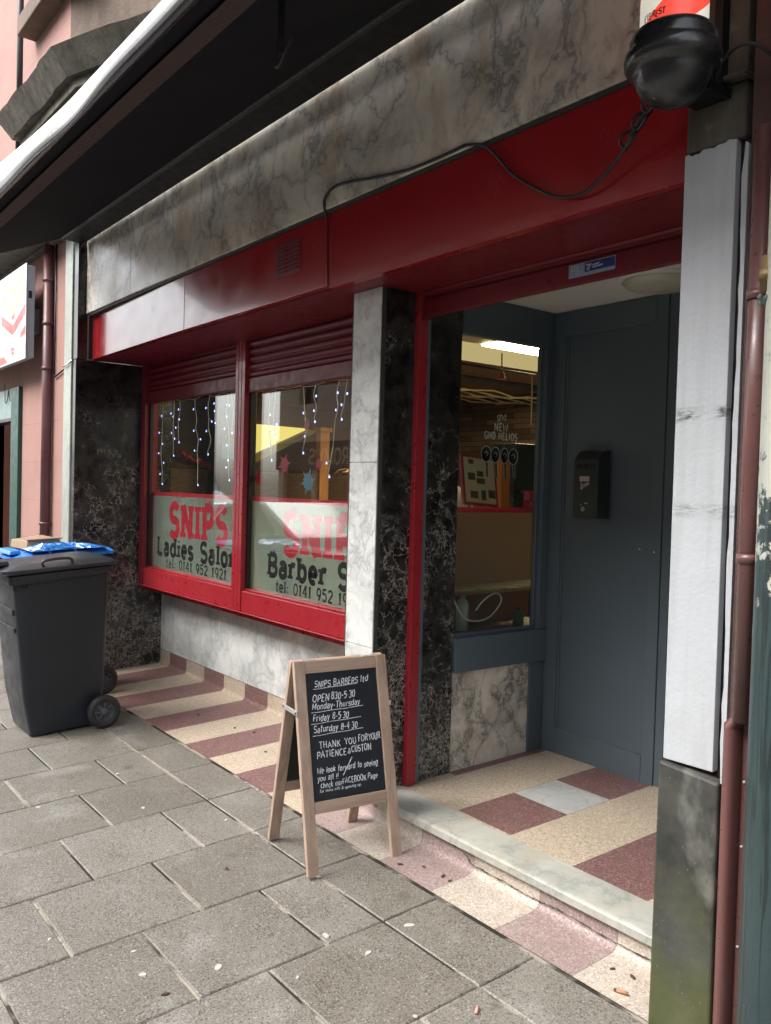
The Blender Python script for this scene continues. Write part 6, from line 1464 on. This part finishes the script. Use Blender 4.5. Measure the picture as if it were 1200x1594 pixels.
m = MB(); w0, w1 = Vector(bj['ell'][0]).lerp(Vector(bj['wrl'][0]), 0.84), Vector(bj['wrl'][0]); m.tube([w0, w0.lerp(w1, .5), w1], 0.040, 12); m.build('bracelet', 'tinsel', barber)

# ================================================================== ACROSS THE ROAD (seen as reflections in the panes)
op = thing('opposite_building', 'sandstone tenement across the road mirrored in the shop panes', 'building', (-10.0, -12.6, -0.2))
m = MB(); OY = -12.4
wx = [-25.2 + 3.0 * k for k in range(12)]
for (za, zb_) in ((3.1, 4.3), (6.1, 7.3), (8.9, 9.9)): m.box(-26.5, 12, OY - 0.4, OY, za, zb_)
for (za, zb_) in ((4.3, 6.1), (7.3, 8.9)):
    e = -26.5
    for x in wx: m.box(e, x, OY - 0.4, OY, za, zb_); e = x + 1.15
    m.box(e, 12, OY - 0.4, OY, za, zb_)
m.box(-26.5, 12, OY - 6, OY - 0.41, -0.2, 9.9); m.box(-26.5, 12, OY - 0.1, OY + 0.18, 9.9, 10.15); m.box(-26.5, 12, OY, OY + 0.12, 3.0, 3.1)
m.build('wall', 'sandstone', op)
for (za, zb_) in ((4.3, 6.1), (7.3, 8.9)):
    for x in wx:
        m = MB(); m.box(x, x + 1.15, OY - 0.30, OY - 0.25, za, zb_); wdw = m.build('window', 'darkglass', op)
        m = MB(); m.box(x, x + 1.15, OY - 0.249, OY - 0.2, (za + zb_) / 2 - 0.03, (za + zb_) / 2 + 0.03); m.build('sash', 'signwhite', wdw)
m = MB(); m.box(-26.5, 12, OY - 0.2, OY + 0.10, 2.05, 2.999); m.build('shop_fascia', 'charcoal', op)
m = MB(); m.box(-26.5, 12, OY - 0.4, OY - 0.1, -0.25, 2.05); m.build('shop_glass', 'darkglass', op)
for x in [-26.4 + 2.2 * k for k in range(18)]:
    m = MB(); m.box(x, x + 0.35, OY - 0.1, OY + 0.05, -0.25, 2.049); m.build('shop_pillar', 'orangefront' if -24 < x < -16 else 'sandstone', op)
m = MB(); lettering(m, "ROMY'S", lambda u, v, l: (-u, OY + 0.105 + l, v), 22.0, 2.25, 0.5, 2.3, 0.13, serif=0.1); m.build('fascia_lettering', 'goldletter', op, fix=False)
fp2 = MB(); fp2.box(-90, 60, -12.39, -9.9, -0.4, -0.13); tag(fp2.build('opposite_pavement', 'kerb'), kind='structure')
def car(name, label, prof, glass, x0, y0, wheels, w=1.75, mat='carwhite'):
    t = thing(name, label, 'car', (x0, y0, -0.27))
    m = MB(); m.prism([(x0 + a, -0.27 + b) for a, b in prof], 'Y', y0 - w / 2, y0 + w / 2); m.build('body', mat, t, bevel=0.08)
    for sg_ in (-1, 1):
        m = MB(); yy = y0 + sg_ * (w / 2 + 0.004)
        for G_ in glass: m.prism([(x0 + a, -0.27 + b) for a, b in G_], 'Y', yy - 0.004, yy + 0.004)
        m.build('side_window', 'darkglass', t)
        for wxx in wheels:
            m = MB(); m.lathe([(0.0, -0.1), (0.20, -0.1), (0.31, -0.1), (0.32, 0.0), (0.31, 0.1), (0.2, 0.1), (0.0, 0.1)], (x0 + wxx, y0 + sg_ * (w / 2 - 0.08), 0.05), 'Y', 28); ty = m.build('wheel', 'rubber', t)
            m = MB(); m.lathe([(0.0, 0.02), (0.19, 0.015), (0.20, 0.0)], (x0 + wxx, y0 + sg_ * (w / 2 - 0.08) + sg_ * 0.10, 0.05), 'Y', 20); m.build('hubcap', 'chrome', ty)
    return t
car('parked_car', 'pale hatchback parked at the kerb, mirrored in the window', [(0.05, 0.30), (0.0, 0.62), (0.12, 0.85), (0.95, 0.98), (1.75, 1.46), (3.0, 1.50), (3.75, 1.12), (4.0, 1.0), (4.08, 0.5), (4.0, 0.28)], [[(1.12, 0.98), (1.82, 1.38), (2.42, 1.40), (2.42, 0.99)], [(2.5, 0.99), (2.5, 1.40), (3.0, 1.41), (3.5, 1.05), (3.4, 1.0)]], -14.9, -4.35, (0.78, 3.25))
car('parked_van', 'pale van parked beyond the hatchback, mirrored in the window', [(0.05, 0.32), (0.0, 2.25), (0.15, 2.45), (3.6, 2.45), (4.3, 1.62), (5.1, 1.35), (5.25, 0.9), (5.2, 0.32)], [[(3.1, 1.5), (3.1, 2.1), (3.62, 2.12), (4.15, 1.55)]], -21.5, -4.5, (0.9, 4.2), 1.95)
